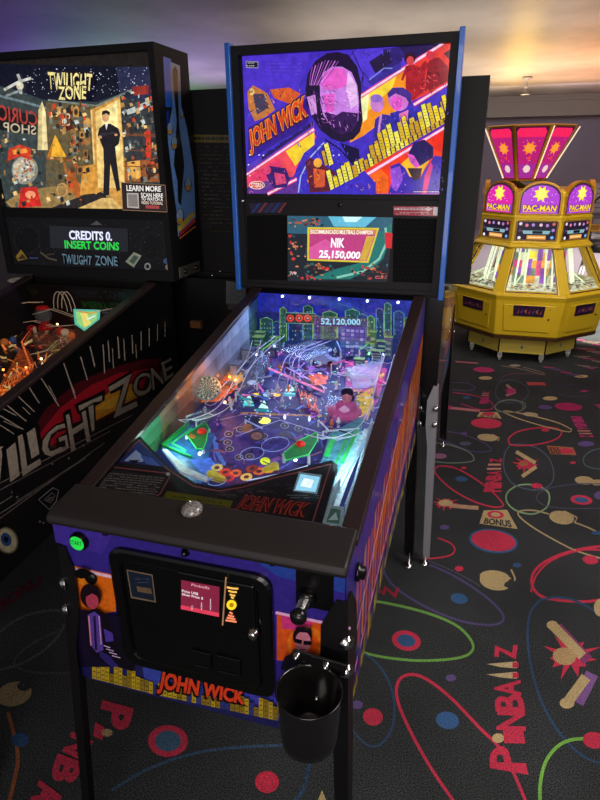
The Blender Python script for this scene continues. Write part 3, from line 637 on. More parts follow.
# art round the flippers
A.poly([(150, 425), (170, 395), (215, 402), (262, 410), (330, 405), (250, 432), (190, 440)], (70, 40, 90))
for X, Y, c in ((165, 402, (220, 190, 120)), (182, 412, (236, 60, 50)), (205, 414, (240, 110, 60)), (228, 422, (250, 190, 90)), (255, 410, (240, 110, 60)), (276, 406, (236, 170, 70)), (190, 424, (196, 40, 50)), (240, 404, (160, 60, 40))): A.ell(X, Y, 13, 8, c, -10); A.ell(X, Y, 6, 3.5, (90, 40, 50), -10)
for k in range(150):  # thin pale lines painted in as sparkle
    X, Y = rp.uniform(180, 545), rp.uniform(95, 300)
    if X > 555-(Y-90)*.36 or X < 290-Y*.42: continue
    l = rp.uniform(4, 16); a_ = rp.uniform(0, 3.14); A.strip([(X, Y), (X+l*math.cos(a_), Y-l*.7*math.sin(a_))], rp.uniform(.8, 1.8), rp.choice([(225, 230, 255), (150, 190, 255), (210, 160, 250), (120, 230, 190), (255, 190, 210)]))
for cx_, cy_, r_ in ((165, 430, 20), (392, 402, 22), (240, 372, 26), (290, 352, 30)): A.ring(cx_, cy_, r_, r_*.5, 1.4, (150, 170, 230), -10)
A.strip([(205, 335), (300, 300), (395, 330)], 1.6, (170, 160, 220)); A.strip([(170, 300), (220, 288), (300, 296)], 1.4, (150, 130, 200)); A.strip([(228, 430), (300, 416), (360, 398)], 3, (200, 210, 240))
for X, Y, c in ((224, 244, (30, 160, 170)), (258, 268, (30, 170, 170)), (236, 262, (20, 60, 90)), (300, 255, (30, 60, 110)), (318, 236, (30, 150, 160))): A.strip([(X-12, Y+10), (X+14, Y+12)], 5, c)
for k in range(240):  # bright specks painted as glints, mixed with dark ones
    X, Y = rp.uniform(170, 545), rp.uniform(95, 300)
    if X > 555-(Y-90)*.36 or X < 290-Y*.45: continue
    A.ell(X, Y, rp.uniform(1, 2.6), rp.uniform(.8, 2), rp.choice([(240, 245, 255), (180, 200, 255), (14, 12, 36), (14, 12, 36), (16, 14, 40), (255, 180, 120), (120, 255, 200), (250, 120, 210)]), n=7)
for k in range(60):  # dark patches painted as shadows among the playfield parts
    X, Y = rp.uniform(180, 540), rp.uniform(100, 290)
    if X > 545-(Y-90)*.36 or X < 300-Y*.45: continue
    w_, h_ = rp.uniform(4, 12), rp.uniform(2, 6); A.poly([(X, Y), (X+w_, Y+1), (X+w_-2, Y+h_), (X-2, Y+h_)], (12, 10, 30))
pfo = A.build('playfield', 'pf', J)
# lit inserts and arrows
def insert_light(draw):
    A = Art(PF, (140, 280, .46667), .00005, .0085); draw(A); o = A.build('insert_light', 'neon', pfo)
    for v in o.data.vertices: v.co.z -= .0078 - .0003
for e_ in ((266, 296, 14, 7, (255, 250, 90)), (268, 382, 11, 8, (200, 214, 40)), (240, 215, 11, 5, (235, 235, 255)), (250, 241, 9, 4, (240, 214, 50)), (293, 241, 8, 4, (250, 190, 40)), (270, 240, 7, 5, (150, 200, 240)), (365, 250, 7, 7, (250, 250, 255)), (310, 288, 3, 6, (240, 246, 255)), (363, 292, 3, 7, (240, 246, 255)), (322, 243, 3, 8, (200, 220, 255)), (398, 204, 5, 5, (255, 110, 80)), (345, 140, 9, 5, (200, 220, 255)), (228, 258, 5, 3, (60, 220, 200))): insert_light(lambda A: A.ell(*e_))
for X, Y in ((232, 250), (264, 262), (321, 226)): insert_light(lambda A: (A.poly([(X-11, Y+7), (X+11, Y+8), (X+2, Y-10)], (190, 250, 220)), A.strip([(X-12, Y+12), (X+12, Y+13)], 4, (60, 200, 200))))
A = Art(PF, (140, 280, .46667), .00005, .0085); A.text('WICK', [(342, 262), (386, 288), (380, 252), (338, 230)], (190, 66, 30), .03); A.build('printed_word', 'neon', pfo)
# playfield glass
m = MB(); zg = lambda y: ZR-.003+SL*y
m.add([(-.266, .075, zg(.075)), (.266, .075, zg(.075)), (.266, 1.115, zg(1.115)), (-.266, 1.115, zg(1.115))], [(0, 1, 2, 3)]); m.build('playfield_glass', 'pfglass', J)
# inner side blades: playfield reflections and glare painted into the segment colours
mb_ = mat_art('painted_reflection_blade', .12, .12, .8, noise=.5, nscale=9, coat=.6)
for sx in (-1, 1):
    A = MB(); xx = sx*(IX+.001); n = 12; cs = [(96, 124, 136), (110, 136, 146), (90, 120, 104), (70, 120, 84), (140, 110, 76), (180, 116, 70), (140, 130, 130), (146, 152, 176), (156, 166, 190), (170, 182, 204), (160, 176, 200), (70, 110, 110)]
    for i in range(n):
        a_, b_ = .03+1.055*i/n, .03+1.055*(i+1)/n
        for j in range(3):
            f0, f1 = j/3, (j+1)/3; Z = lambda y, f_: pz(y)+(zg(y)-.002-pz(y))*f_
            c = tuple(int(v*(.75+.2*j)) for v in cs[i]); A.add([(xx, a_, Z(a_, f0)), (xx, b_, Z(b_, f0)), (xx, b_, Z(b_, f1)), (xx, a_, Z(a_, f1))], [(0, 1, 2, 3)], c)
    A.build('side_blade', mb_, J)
# ---- back panel: night skyline in lit outlines
BPn = PY(1.078); A = Art(BPn, (140, 280, .46667), .00005, .0002)
A.add([(-IX, 1.080, .965), (IX, 1.080, .965), (IX, 1.080, 1.166), (-IX, 1.080, 1.166)], [(0, 1, 2, 3)], (26, 34, 120))
A.add([(-IX, 1.0797, 1.10), (IX, 1.0797, 1.10), (IX, 1.0797, 1.166), (-IX, 1.0797, 1.166)], [(0, 1, 2, 3)], (34, 44, 168))
for i, (X, w, Y) in enumerate(((258, 26, 84), (284, 20, 92), (300, 14, 62), (318, 30, 72), (350, 20, 58), (372, 16, 80), (392, 30, 70), (424, 22, 88), (440, 30, 66), (466, 22, 76), (488, 14, 80), (506, 16, 64), (524, 14, 52), (544, 22, 70), (566, 14, 84))):
    c = [(36, 84, 90), (44, 60, 130), (40, 96, 80), (30, 50, 100)][i % 4]; e = [(130, 196, 110), (96, 170, 150), (150, 200, 90), (110, 150, 220)][i % 4]
    A.poly([(X, 165), (X, Y), (X+w*.5, Y-4), (X+w, Y+2), (X+w, 165)], c); A.strip([(X, 165), (X, Y), (X+w*.5, Y-4), (X+w, Y+2), (X+w, 165)], 1.8, e)
    for r_ in range(8):
        for cc in range(max(2, int(w//6))):
            if rp.random() < .55: A.ell(X+3+cc*6, Y+10+r_*9, 1.3, 1.6, rp.choice([(190, 210, 130), (130, 190, 230), (120, 110, 220)]), n=6)
A.poly([(300, 165), (312, 130), (560, 118), (570, 165)], (34, 52, 110)); A.build('skyline_panel', mat_art('lit_skyline', .75, .3, .4, noise=.5, nscale=60), J)
for X, Y in ((305, 35), (363, 38), (427, 41), (487, 45), (553, 48)):
    p = PY(1.07).at((140+X*.46667, 280+Y*.46667)); m = MB(); m.ball(p, .0042, 10, (215, 225, 255)); m.build('led_lamp', 'glow', J)
# tower block with lit windows, score plate, ring targets
p = P3(455, 165, .0); tw = MB(); X0, X1, Ya, Yb_, Z0, Z1 = p.x-.040, p.x+.042, p.y-.01, p.y+.05, p.z, p.z+.105
tw.box(X0, X1, Ya, Yb_, Z0, Z1, (70, 84, 170))
for r_ in range(7):
    for c_ in range(5):
        xa = X0+.004+c_*.0155; za = Z0+.006+r_*.0138; tw.add([(xa, Ya-.0006, za), (xa+.011, Ya-.0006, za), (xa+.011, Ya-.0006, za+.009), (xa, Ya-.0006, za+.009)], [(0, 1, 2, 3)], rp.choice([(150, 160, 220), (110, 120, 190), (190, 190, 235), (90, 100, 180)]))
    for c_ in range(3): ya = Ya+.004+c_*.019; za = Z0+.006+r_*.0138; tw.add([(X1+.0006, ya, za), (X1+.0006, ya+.013, za), (X1+.0006, ya+.013, za+.009), (X1+.0006, ya, za+.009)], [(0, 1, 2, 3)], (120, 130, 190))
tw.build('tower_block', mat_art('lit_tower', .35, .3, .6, noise=.2), J)
A = Art(PY(1.04), (140, 280, .46667)); A.poly([(383, 80), (474, 82), (476, 101), (386, 98)], (30, 50, 100)); A.text('52,120,000', [(388, 97), (472, 98), (472, 84), (388, 82)], (150, 225, 250), .02); A.build('score_plate', 'screen', J)
A = Art(PY(1.02), (140, 280, .46667)); A.poly([(312, 70), (376, 72), (374, 94), (312, 92)], (28, 30, 44)); A.strip([(312, 70), (376, 72), (374, 94), (312, 92)], 1.6, (90, 150, 140), True)
for X in (322, 341, 359): A.ell(X, 82, 8, 7.5, (220, 60, 50)); A.ell(X, 82, 4.6, 4.2, (60, 24, 40)); A.ell(X, 82, 2, 2, (250, 170, 150))
A.build('target_plate', 'screen', J)
# small building-shaped plastics either side (lit green outlines)
for i, (X, Y, w, h) in enumerate(((215, 150, .035, .05), (238, 130, .03, .06), (262, 120, .03, .05), (290, 150, .03, .045), (500, 150, .03, .05), (530, 140, .035, .06), (520, 120, .02, .09), (548, 128, .025, .075), (468, 190, .03, .03), (505, 175, .04, .035))):
    p = P3(X, Y); t = MB(); c = [(52, 110, 92), (60, 70, 120), (46, 120, 70), (96, 110, 150)][i % 4]
    t.box(p.x-w/2, p.x+w/2, p.y, p.y+.016, p.z, p.z+h, c); t.box(p.x-w/2-.002, p.x+w/2+.002, p.y-.002, p.y+.018, p.z+h, p.z+h+.003, (160, 210, 130))
    for k in range(3): t.box(p.x-w*.35, p.x+w*.35, p.y-.001, p.y, p.z+h*(.2+.25*k), p.z+h*(.3+.25*k), (170, 200, 160))
    t.build('building_plastic', 'pftoy', J)
# car toy, pale and glossy, and the boxy grey mechanism on the left
p = P3(392, 178, .004); c = MB(); c.loft([[(p.x-.05, p.y+s_*.022, p.z+.004), (p.x+.05, p.y+s_*.022, p.z+.004), (p.x+.052, p.y+s_*.022, p.z+.018), (p.x+.02, p.y+s_*.018, p.z+.022), (p.x+.008, p.y+s_*.015, p.z+.036), (p.x-.028, p.y+s_*.015, p.z+.036), (p.x-.045, p.y+s_*.018, p.z+.022), (p.x-.052, p.y+s_*.022, p.z+.016)] for s_ in (-1, 1)], (170, 180, 225))
for wx in (-.03, .03): c.lathe((p.x+wx, p.y-.024, p.z+.006), (0, 1, 0), [(.010, 0), (.010, .048)], 12, (20, 20, 30))
c.build('toy_car', 'pftoy', J)
for (X, Y, w, d, h, cl) in ((255, 200, .05, .03, .035, (70, 66, 104)), (225, 175, .035, .04, .05, (90, 96, 120)), (282, 165, .04, .02, .03, (44, 40, 70)), (330, 150, .05, .03, .025, (56, 70, 120)), (190, 240, .03, .03, .03, (150, 90, 50)), (310, 190, .03, .03, .02, (60, 40, 90)), (208, 205, .03, .05, .045, (110, 110, 130))):
    p = P3(X, Y); t = MB(); t.box(p.x-w/2, p.x+w/2, p.y-d/2, p.y+d/2, p.z, p.z+h, cl); t.box(p.x-w/2+.004, p.x+w/2-.004, p.y-d/2-.002, p.y-d/2, p.z+.004, p.z+h-.004, tuple(min(255, v+60) for v in cl)); t.build('mechanism_box', 'pftoy', J, bevel=.002)
# spinning disc target standing on the left
c0 = P3(145, 232, .052); nrm = Vector((.25, -.72, .62)).normalized(); dk = MB()
dk.lathe(c0, nrm, [(.036, -.003), (.038, 0), (.0365, .003), (.035, .0035), (.034, .0022), (.026, .0022), (.025, .004), (.018, .004), (.017, .0024), (.009, .0024), (.008, .005), (.001, .005)], 28, (150, 166, 160))
u_ = nrm.cross(Vector((0, 0, 1))).normalized(); v_ = nrm.cross(u_)
for k in range(28):
    a_ = 6.2832*k/28
    for rr_, s_ in ((.030, .0026), (.0215, .002), (.013, .002)): dk.ball(c0+(u_*math.cos(a_+rr_*40)+v_*math.sin(a_+rr_*40))*rr_+nrm*.003, s_, 6, (40, 50, 46) if k % 2 else (235, 242, 236))
dk.tube([c0-nrm*.003, P3(145, 240, 0)], .004, 8, (90, 90, 90)); dk.build('disc_target', mat_art('stamped_metal_disc', .22, .4, .8, metal=.0, noise=.4, nscale=200), J)  # emission added to lighten the metal disc
# slingshots: green translucent plastics on posts with red caps
def plate(pts, h, th, c, name, mat='pftoy', posts=True, edge=None, par=J, zoom=None):
    t = MB(); z_ = zoom or (140, 280, .46667)
    lo = [PF.at((z_[0]+X*z_[2], z_[1]+Y*z_[2]), h) for X, Y in pts]; t.prism(lo, (0, 0, th), c)
    if edge:
        r_ = [p+Vector((0, 0, th+.0006)) for p in lo]; r_.append(r_[0]); t.tube(r_, .0016, 6, edge)
    if posts:
        for p in lo[::2]: t.lathe((p.x, p.y, pz(p.y)), (0, 0, 1), [(.004, 0), (.004, max(.001, p.z-pz(p.y)))], 8, (210, 210, 220))
    return t.build(name, mat, par)
z8 = (140, 350, .21667); z9 = (260, 350, .23767)
def poly8(p): return p
sl1 = plate([(215, 395), (300, 335), (318, 365), (305, 430), (292, 462), (262, 462)], .022, .003, (34, 120, 62), 'slingshot', edge=(60, 230, 110), zoom=z8)
sl2 = plate([(100, 440), (165, 385), (240, 352), (240, 388), (205, 445), (108, 470)], .022, .003, (40, 150, 74), 'slingshot', edge=(70, 235, 120), zoom=z9)
for par, X, Y, zz in ((sl1, 286, 380, z8), (sl2, 170, 400, z9)):
    p = PF.at((zz[0]+X*zz[2], zz[1]+Y*zz[2]), .026); m = MB(); m.lathe(p, (0, 0, 1), [(.011, 0), (.012, .004), (.008, .009), (.001, .011)], 14, (235, 34, 24)); m.build('red_cap', mat_art('lit_red_cap', .35, .3, .9, noise=.1), par, smooth=True)
plate([(262, 400), (246, 410), (225, 400), (232, 384)], .0262, .001, (190, 110, 50), 'slingshot_print', zoom=z8, posts=False)
# inlane guides
def guide(pts, h, c, name, w=.004, zoom=None, mat='pftoy'):
    t = MB(); z_ = zoom or (140, 280, .46667); P_ = [PF.at((z_[0]+X*z_[2], z_[1]+Y*z_[2]), 0) for X, Y in pts]
    for a_, b_ in zip(P_, P_[1:]):
        d = (b_-a_); n_ = Vector((-d.y, d.x, 0)).normalized()*w/2
        t.hexa([a_-n_, b_-n_, b_+n_, a_+n_], [v+Vector((0, 0, h)) for v in (a_-n_, b_-n_, b_+n_, a_+n_)], c)
    return t.build(name, mat, J)
guide([(225, 362), (108, 466), (240, 524)], .020, (30, 150, 74), 'lane_guide', .006, z8); guide([(240, 385), (150, 455), (215, 490)], .016, (60, 210, 110), 'lane_guide', .004, z8)
plate([(104, 466), (128, 470), (210, 548), (312, 596), (306, 612), (190, 572)], .030, .006, (236, 244, 252), 'apron_guide', zoom=z8, posts=False)
guide([(312, 395), (280, 470)], .024, (40, 210, 90), 'lane_guide', .010, z9); guide([(408, 362), (345, 500)], .020, (40, 190, 80), 'lane_guide', .008, z9); guide([(440, 400), (330, 610)], .018, (150, 210, 230), 'lane_guide', .005, z9)
guide([(470, 330), (395, 600), (360, 700)], .03, (180, 205, 220), 'lane_guide', .004, z9)
# flippers
for pts in (([262, 590], [330, 628]), ):
    pass
def flipper(a_, b_, zoom):
    A0, B0 = [PF.at((zoom[0]+X*zoom[2], zoom[1]+Y*zoom[2]), .008) for X, Y in (a_, b_)]; d = (B0-A0); L_ = d.length; d.normalize(); n_ = Vector((-d.y, d.x, 0)); pts = []
    for k in range(7): t = math.pi/2+math.pi*k/6; pts.append(A0+(d*math.cos(t)+n_*math.sin(t))*.011)
    for k in range(7): t = -math.pi/2+math.pi*k/6; pts.append(B0+(d*math.cos(t)+n_*math.sin(t))*.005)
    t = MB(); t.prism(pts, (0, 0, .014), (236, 210, 70)); return t.build('flipper', 'pftoy', J)
flipper((330, 590), (385, 612), z8); flipper((60, 505), (20, 520), z9)
# bust-shaped toy behind a magenta bowl (plain generic figure)
p = P3(436, 303, 0); t = MB(); BS = .92
t.loft([[(p.x+a*math.cos(k*.3927)*1.1, p.y+.01+b*math.sin(k*.3927), p.z+h) for k in range(16)] for a, b, h in ((.022, .02, .004), (.036, .03, .012), (.044, .034, .024), (.042, .032, .032))], (214, 90, 150))
t.loft([[(p.x+.004+a*math.cos(k*.3927), p.y+.012+b*math.sin(k*.3927), p.z+h) for k in range(16)] for a, b, h in ((.030, .022, .03), (.030, .020, .045), (.016, .012, .055), (.010, .010, .058))], (196, 80, 140))
t.add([(p.x-.012, p.y-.014, p.z+.040), (p.x+.004, p.y-.014, p.z+.028), (p.x+.020, p.y-.014, p.z+.040), (p.x+.004, p.y-.012, p.z+.053)], [(0, 1, 2, 3)], (250, 180, 220))
t.ball((p.x+.006, p.y+.010, p.z+.068), .0165, 16, (214, 120, 140), (.85, .9, 1.1)); bt = t.build('bust_toy', 'pftoy', J, smooth=True)
t = MB(); t.ball((p.x+.005, p.y+.015, p.z+.077), .0185, 16, (28, 20, 48), (.95, .9, .85)); t.ball((p.x+.013, p.y+.02, p.z+.062), .012, 12, (34, 24, 60)); t.build('hair', 'pftoy', bt, smooth=True)
# wireform and clear ramps
def wire(pts, h, r, c, name='wire_ramp', mat='pftoy', zoom=None):
    z_ = zoom or (140, 280, .46667); P_ = []
    for i, q in enumerate(pts): hh = q[2] if len(q) > 2 else h; P_.append(PF.at((z_[0]+q[0]*z_[2], z_[1]+q[1]*z_[2]), hh))
    out = []
    for i in range(len(P_)-1):
        p0, p1, p2, p3 = P_[max(0, i-1)], P_[i], P_[i+1], P_[min(len(P_)-1, i+2)]
        for j in range(5):
            t = j/5; out.append(.5*((2*p1)+(-p0+p2)*t+(2*p0-5*p1+4*p2-p3)*t*t+(-p0+3*p1-3*p2+p3)*t**3))
    out.append(P_[-1]); w = MB(); d = Vector((.014, .004, 0))
    w.tube([v-d for v in out], r, 6, c); w.tube([v+d for v in out], r, 6, c)
    for v in out[::4]: w.tube([v-d, v-Vector((0, 0, .006)), v+d], r*.8, 6, c)
    return w.build(name, mat, J)
W = (205, 212, 228)
wire([(95, 300, .03), (130, 296, .05), (175, 275, .06), (200, 240, .065), (225, 190, .07), (262, 150, .075), (300, 120, .075)], .05, .0013, W)
wire([(150, 265, .03), (190, 225, .05), (235, 175, .06), (250, 130, .06)], .05, .0013, (196, 190, 200))
wire([(365, 330, .02), (400, 338, .035), (440, 335, .045), (485, 310, .05), (505, 270, .055), (520, 210, .06), (535, 160, .06)], .05, .0013, W)
wire([(372, 150, .05), (345, 150, .06), (330, 175, .06), (345, 195, .05), (390, 190, .045)], .05, .0013, (150, 160, 220))
wire([(420, 200, .05), (470, 205, .05), (505, 180, .06), (500, 150, .06), (450, 140, .06)], .05, .0012, (170, 180, 210))
wire([(300, 240, .03), (312, 200, .05), (330, 160, .055), (400, 130, .06)], .05, .0012, (180, 170, 230))
for pts, h in (([(215, 240), (262, 215), (280, 160), (236, 175)], .045), ([(300, 150), (370, 130), (420, 150), (350, 175)], .05), ([(440, 190), (520, 170), (505, 230), (460, 235)], .04), ([(100, 300), (135, 275), (170, 285), (140, 310)], .035)):
    plate(pts, h, .002, (220, 230, 240), 'clear_plastic', 'ramp', posts=True, edge=(210, 225, 240))
plate([(405, 245), (470, 262), (466, 300), (425, 312), (392, 290)], .012, .002, (200, 90, 150), 'toy_base', 'ramp', edge=(190, 190, 210))
# posts, rubber rings and small lamps, scattered as on the table
rq = random.Random(21)
for (X, Y, X2, Y2, h, c) in ((262, 150, 300, 120, .05, (120, 230, 90)), (470, 150, 498, 120, .05, (110, 230, 120)), (205, 240, 232, 262, .03, (90, 200, 210)), (330, 200, 352, 178, .05, (160, 130, 255)), (410, 180, 440, 172, .04, (255, 120, 190)), (500, 260, 486, 300, .03, (255, 200, 90)), (226, 300, 262, 318, .02, (190, 200, 255)), (382, 300, 404, 322, .02, (230, 230, 255)), (250, 210, 282, 206, .04, (220, 220, 255)), (430, 150, 436, 110, .05, (150, 170, 255)), (120, 300, 150, 290, .03, (200, 240, 220)), (98, 292, 132, 282, .03, (220, 240, 235)), (392, 325, 470, 318, .02, (210, 220, 235)), (400, 314, 452, 330, .02, (40, 44, 60))):
    a_, b_ = P3(X, Y, h), P3(X2, Y2, h); t = MB(); t.tube([a_, b_], .0022, 6, c); t.lathe((a_.x, a_.y, pz(a_.y)), (0, 0, 1), [(.0025, 0), (.0025, max(.004, a_.z-pz(a_.y)))], 8, (210, 210, 220)); t.build('rubber_rail', 'pftoy', J)
def inside(X, Y): return 110+(330-Y)*.45 < X < 545-(Y-100)*.38
cnt = 0
while cnt < 42:
    X, Y = rq.uniform(130, 545), rq.uniform(110, 345)
    if not inside(X, Y) or (160 < X < 400 and Y > 285): continue
    cnt += 1; p = P3(X, Y, 0); t = MB(); h = rq.uniform(.016, .03); c = rq.choice([(230, 232, 240), (200, 204, 220), (150, 160, 220), (236, 120, 60), (90, 90, 130)])
    t.lathe((p.x, p.y, p.z), (0, 0, 1), [(.005, 0), (.0032, .003), (.0032, h*.5), (.006, h*.55), (.006, h*.7), (.0032, h*.75), (.003, h), (.001, h+.002)], 10, c); t.build('post', 'pftoy', J, smooth=True)
for (X, Y, c) in ((165, 205, (255, 150, 60)), (205, 215, (255, 190, 90)), (300, 128, (120, 150, 255)), (500, 140, (110, 230, 120)), (250, 160, (190, 200, 255)), (420, 130, (130, 150, 255)), (118, 335, (190, 255, 220)), (470, 290, (255, 200, 240)), (520, 160, (200, 230, 255)), (128, 372, (235, 245, 255)), (333, 385, (240, 245, 255)), (400, 415, (190, 245, 255)), (350, 118, (130, 150, 255)), (182, 262, (255, 170, 110))):
    p = P3(X, Y, .016); m = MB(); m.ball(p, .0042, 8, c); m.build('bulb', 'glow', J)
# ---- apron
AP = Plane((0, -SL, 1), (0, 0, .934)); A = Art(AP, (0, 0, 1), .00005, .0)
outl = [(86, 494), (95, 482), (140, 436), (146, 443), (168, 465), (194, 482), (220, 488), (242, 484), (270, 476), (331, 460), (338, 465), (319, 534)]
A.k = 0; A.prism([A.P(q) for q in outl][::-1], (0, 0, -.012), (34, 30, 34))
A.k = .0004; A.poly(outl, (36, 31, 36))
Rr_ = (176, 84, 84)
A.strip([(92, 487), (139, 440), (166, 468), (193, 486), (219, 491), (243, 487), (270, 479), (331, 464)], 1.1, Rr_); A.strip([(331, 464), (312, 524)], 1.1, Rr_)
A.poly([(119, 462), (139, 441), (167, 467)], (50, 62, 130)); A.poly([(124, 461), (136, 450), (146, 459), (142, 462)], (190, 205, 240)); A.poly([(140, 455), (152, 458), (160, 466), (146, 464)], (90, 110, 200)); A.poly([(128, 460), (140, 460), (134, 464)], (24, 22, 40))
A.strip([(96, 487), (106, 470), (112, 467), (166, 473), (170, 476), (160, 494), (154, 497), (97, 489)], 1.0, Rr_, True)
A.poly([(98, 486), (108, 470), (166, 476), (157, 494)], (48, 42, 44))
for r_ in range(8): y = 473+r_*2.3; A.z = (0, 0, 1); A.scribble(106-r_*1.1, y-1, 164-r_*1.1, y+1, 1, (150, 140, 132), .8, .09, .95)
A.poly([(167, 491), (233, 501), (230, 508), (163, 498)], (112, 104, 24)); A.scribble(172, 494.5, 226, 501, 2, (30, 28, 10), .9, .14)
A.text('JOHN WICK', [(233, 511), (302, 520), (311, 504), (244, 495)], (196, 64, 46), .06); A.text('JOHN WICK', [(233, 511), (302, 520), (311, 504), (244, 495)], (52, 20, 22), .005)
for k in range(26):
    X = 200+rp.uniform(0, 90); Y = 496-(X-200)*.14+rp.uniform(-2, 6); A.strip([(X, Y), (X+rp.uniform(2, 6), Y-rp.uniform(-1, 2)), (X+rp.uniform(5, 9), Y+1)], .6, (92, 84, 92))
A.scribble(287, 494, 320, 499, 2, (150, 140, 150), .7); A.ell(168, 474, 2, 1.6, (220, 210, 200))
ap = A.build('apron', mat_art('apron_print', .16, .4, .9, noise=.1), J)  # emission added to brighten the apron, which has no backlight
A = Art(AP, (0, 0, 1), .00005, .001); A.poly([(293, 491), (299, 472), (322, 475), (317, 494)], (90, 110, 120)); A.poly([(295, 490), (300.5, 474), (320, 477), (315.5, 492)], (150, 215, 240)); A.poly([(300, 486), (304, 478), (314, 480), (311, 488)], (245, 255, 255)); A.build('apron_screen', 'screen', ap)
A = Art(AP, (0, 0, 1), .00005, -.004); A.poly([(322, 524), (328, 505), (344, 507), (343, 527)], (150, 170, 175)); A.poly([(326, 522), (331, 508), (341, 510), (339, 524)], (70, 110, 90)); A.poly([(328, 520), (336, 512), (338, 520)], (180, 200, 200)); A.build('shooter_lane_plate', 'pftoy', J)
m = MB(); m.box(.208, .212, .08, .30, .90, .945, (110, 120, 130)); m.build('shooter_wall', 'pftoy', J)
m = MB(); m.box(-.262, .262, .078, .092, .90, ZR+.012, (40, 36, 38)); m.build('glass_channel', 'lockbar', J)

# ---- backbox
YB, HB, ZB0, ZB1 = 1.117, .352, 1.178, 1.916
m = MB(); m.box(-HB+.012, HB-.012, YB+.02, 1.245, ZB0-.01, ZB1-.004)
m.box(-HB+.012, HB-.012, YB, YB+.021, ZB1-.030, ZB1-.004); m.box(-HB+.012, -HB+.034, YB, YB+.021, ZB0, ZB1-.03); m.box(HB-.034, HB-.012, YB, YB+.021, ZB0, ZB1-.03); m.box(-HB+.034, HB-.034, YB+.002, YB+.021, ZB0, ZB0+.012)
bb = m.build('backbox', 'black', J)
m = MB(); m.box(-.262, .262, 1.119, 1.24, 1.02, ZB0-.011); m.build('backbox_neck', 'black', J)
for sx in (-1, 1):
    m = MB(); x0, x1 = sorted((sx*(HB-.012), sx*(HB+.004))); m.box(x0, x1, YB-.012, YB+.03, ZB0-.012, ZB1+.004); m.build('side_trim', 'blue', bb, bevel=.002)
# side faces
# ---- backglass
BG = PY(YB+.0195); A = Art(BG, (220, 20, .46667), .00003, .0002); A.lim = (BG.at((242, 52)).x, BG.at((455, 39)).x, 99)
def z7(X, Y): return ((350+X*.2124-220)/.46667, (30+Y*.2125-20)/.46667)
def z6(X, Y): return ((240+X*.2124-220)/.46667, (30+Y*.2125-20)/.46667)
TL, TR, BRc, BLc = (45, 68), (509, 40), (482, 374), (51, 372)
def yt(x): return 68-28*(x-45)/464
A.poly([TL, TR, BRc, BLc], (70, 46, 196))
A.poly([TL, (200, 59), (150, 200), (60, 240)], (78, 50, 204)); A.poly([(60, 230), (190, 165), (190, 225), (60, 300)], (56, 36, 150))
A.poly([(250, 120), (300, 52), (470, 42), (420, 100), (330, 150)], (84, 58, 214)); A.poly([(350, 62), (470, 45), (400, 80), (345, 120)], (50, 34, 120))
# bands
P7 = lambda *l: [z7(*q) for q in l]; P6 = lambda *l: [z6(*q) for q in l]
A.poly(P7((0, 345), (270, 170), (440, 60), (498, 60), (490, 240), (300, 350), (60, 500), (0, 530)), (240, 60, 50))
A.poly(P7((0, 345), (250, 185), (290, 200), (270, 350), (60, 500), (0, 530)), (252, 150, 30)); A.poly(P7((40, 325), (220, 215), (200, 270), (100, 370), (40, 420)), (254, 220, 60)); A.poly(P7((40, 325), (90, 300), (80, 420), (50, 440)), (252, 250, 180))
A.poly(P7((260, 350), (490, 245), (485, 330), (260, 470), (0, 600), (0, 535), (60, 500)), (70, 50, 196))
A.poly(P7((-280, 770), (0, 690), (470, 450), (462, 772), (0, 770)), (250, 62, 22)); A.poly(P7((230, 640), (340, 540), (380, 600), (330, 690), (250, 740)), (252, 190, 40)); A.poly(P7((380, 500), (468, 460), (466, 580), (400, 570)), (246, 44, 24)); A.poly(P7((-30, 770), (60, 680), (140, 650), (180, 690), (180, 770)), (252, 104, 26))
A.poly(P6((20, 690), (340, 480), (360, 500), (250, 690), (120, 770), (25, 770)), (246, 80, 90)); A.poly(P6((215, 570), (350, 480), (350, 540), (260, 640)), (252, 214, 50)); A.poly(P6((20, 700), (180, 600), (200, 640), (60, 760), (22, 765)), (236, 60, 110)); A.poly(P6((20, 640), (350, 445), (350, 462), (20, 672)), (90, 60, 190))
A.poly(P6((25, 770), (25, 740), (150, 700), (260, 690), (300, 770)), (96, 50, 150))
for (a_, b_, w) in ((z7(50, 312), z7(440, 62), 5), (z7(300, 352), z7(490, 242), 5), (z6(20, 680), z6(350, 466), 5), (z7(-40, 752), z7(470, 450), 6), (z6(130, 772), z6(270, 700), 4)):
    A.strip([a_, b_], w+4, (240, 60, 120)); A.strip([a_, b_], w, (255, 216, 240))
# far city silhouettes and sign board
for i in range(20): X, Y = z6(110+12*i, 612-8.2*i); A.poly([(X-3, Y), (X+3, Y-3), (X+3, Y-8-6*rb.random()), (X-3, Y-6-6*rb.random())], (44, 28, 96))
A.poly(P7((90, 150), (180, 90), (200, 150), (120, 205)), (40, 26, 66)); A.strip(P7((10, 100), (62, 210), (60, 270)), 2, (40, 26, 90)); A.strip(P7((62, 200), (95, 240)), 2, (40, 26, 90)); A.strip(P7((62, 210), (48, 270)), 2, (40, 26, 90)); A.poly(P7((80, 240), (240, 150), (240, 185), (100, 260)), (60, 44, 150)); A.strip(P7((90, 235), (160, 180), (200, 180)), 3, (120, 130, 220))
A.poly(P7((225, 70), (300, 60), (470, 60), (430, 62), (280, 150)), (40, 24, 84))
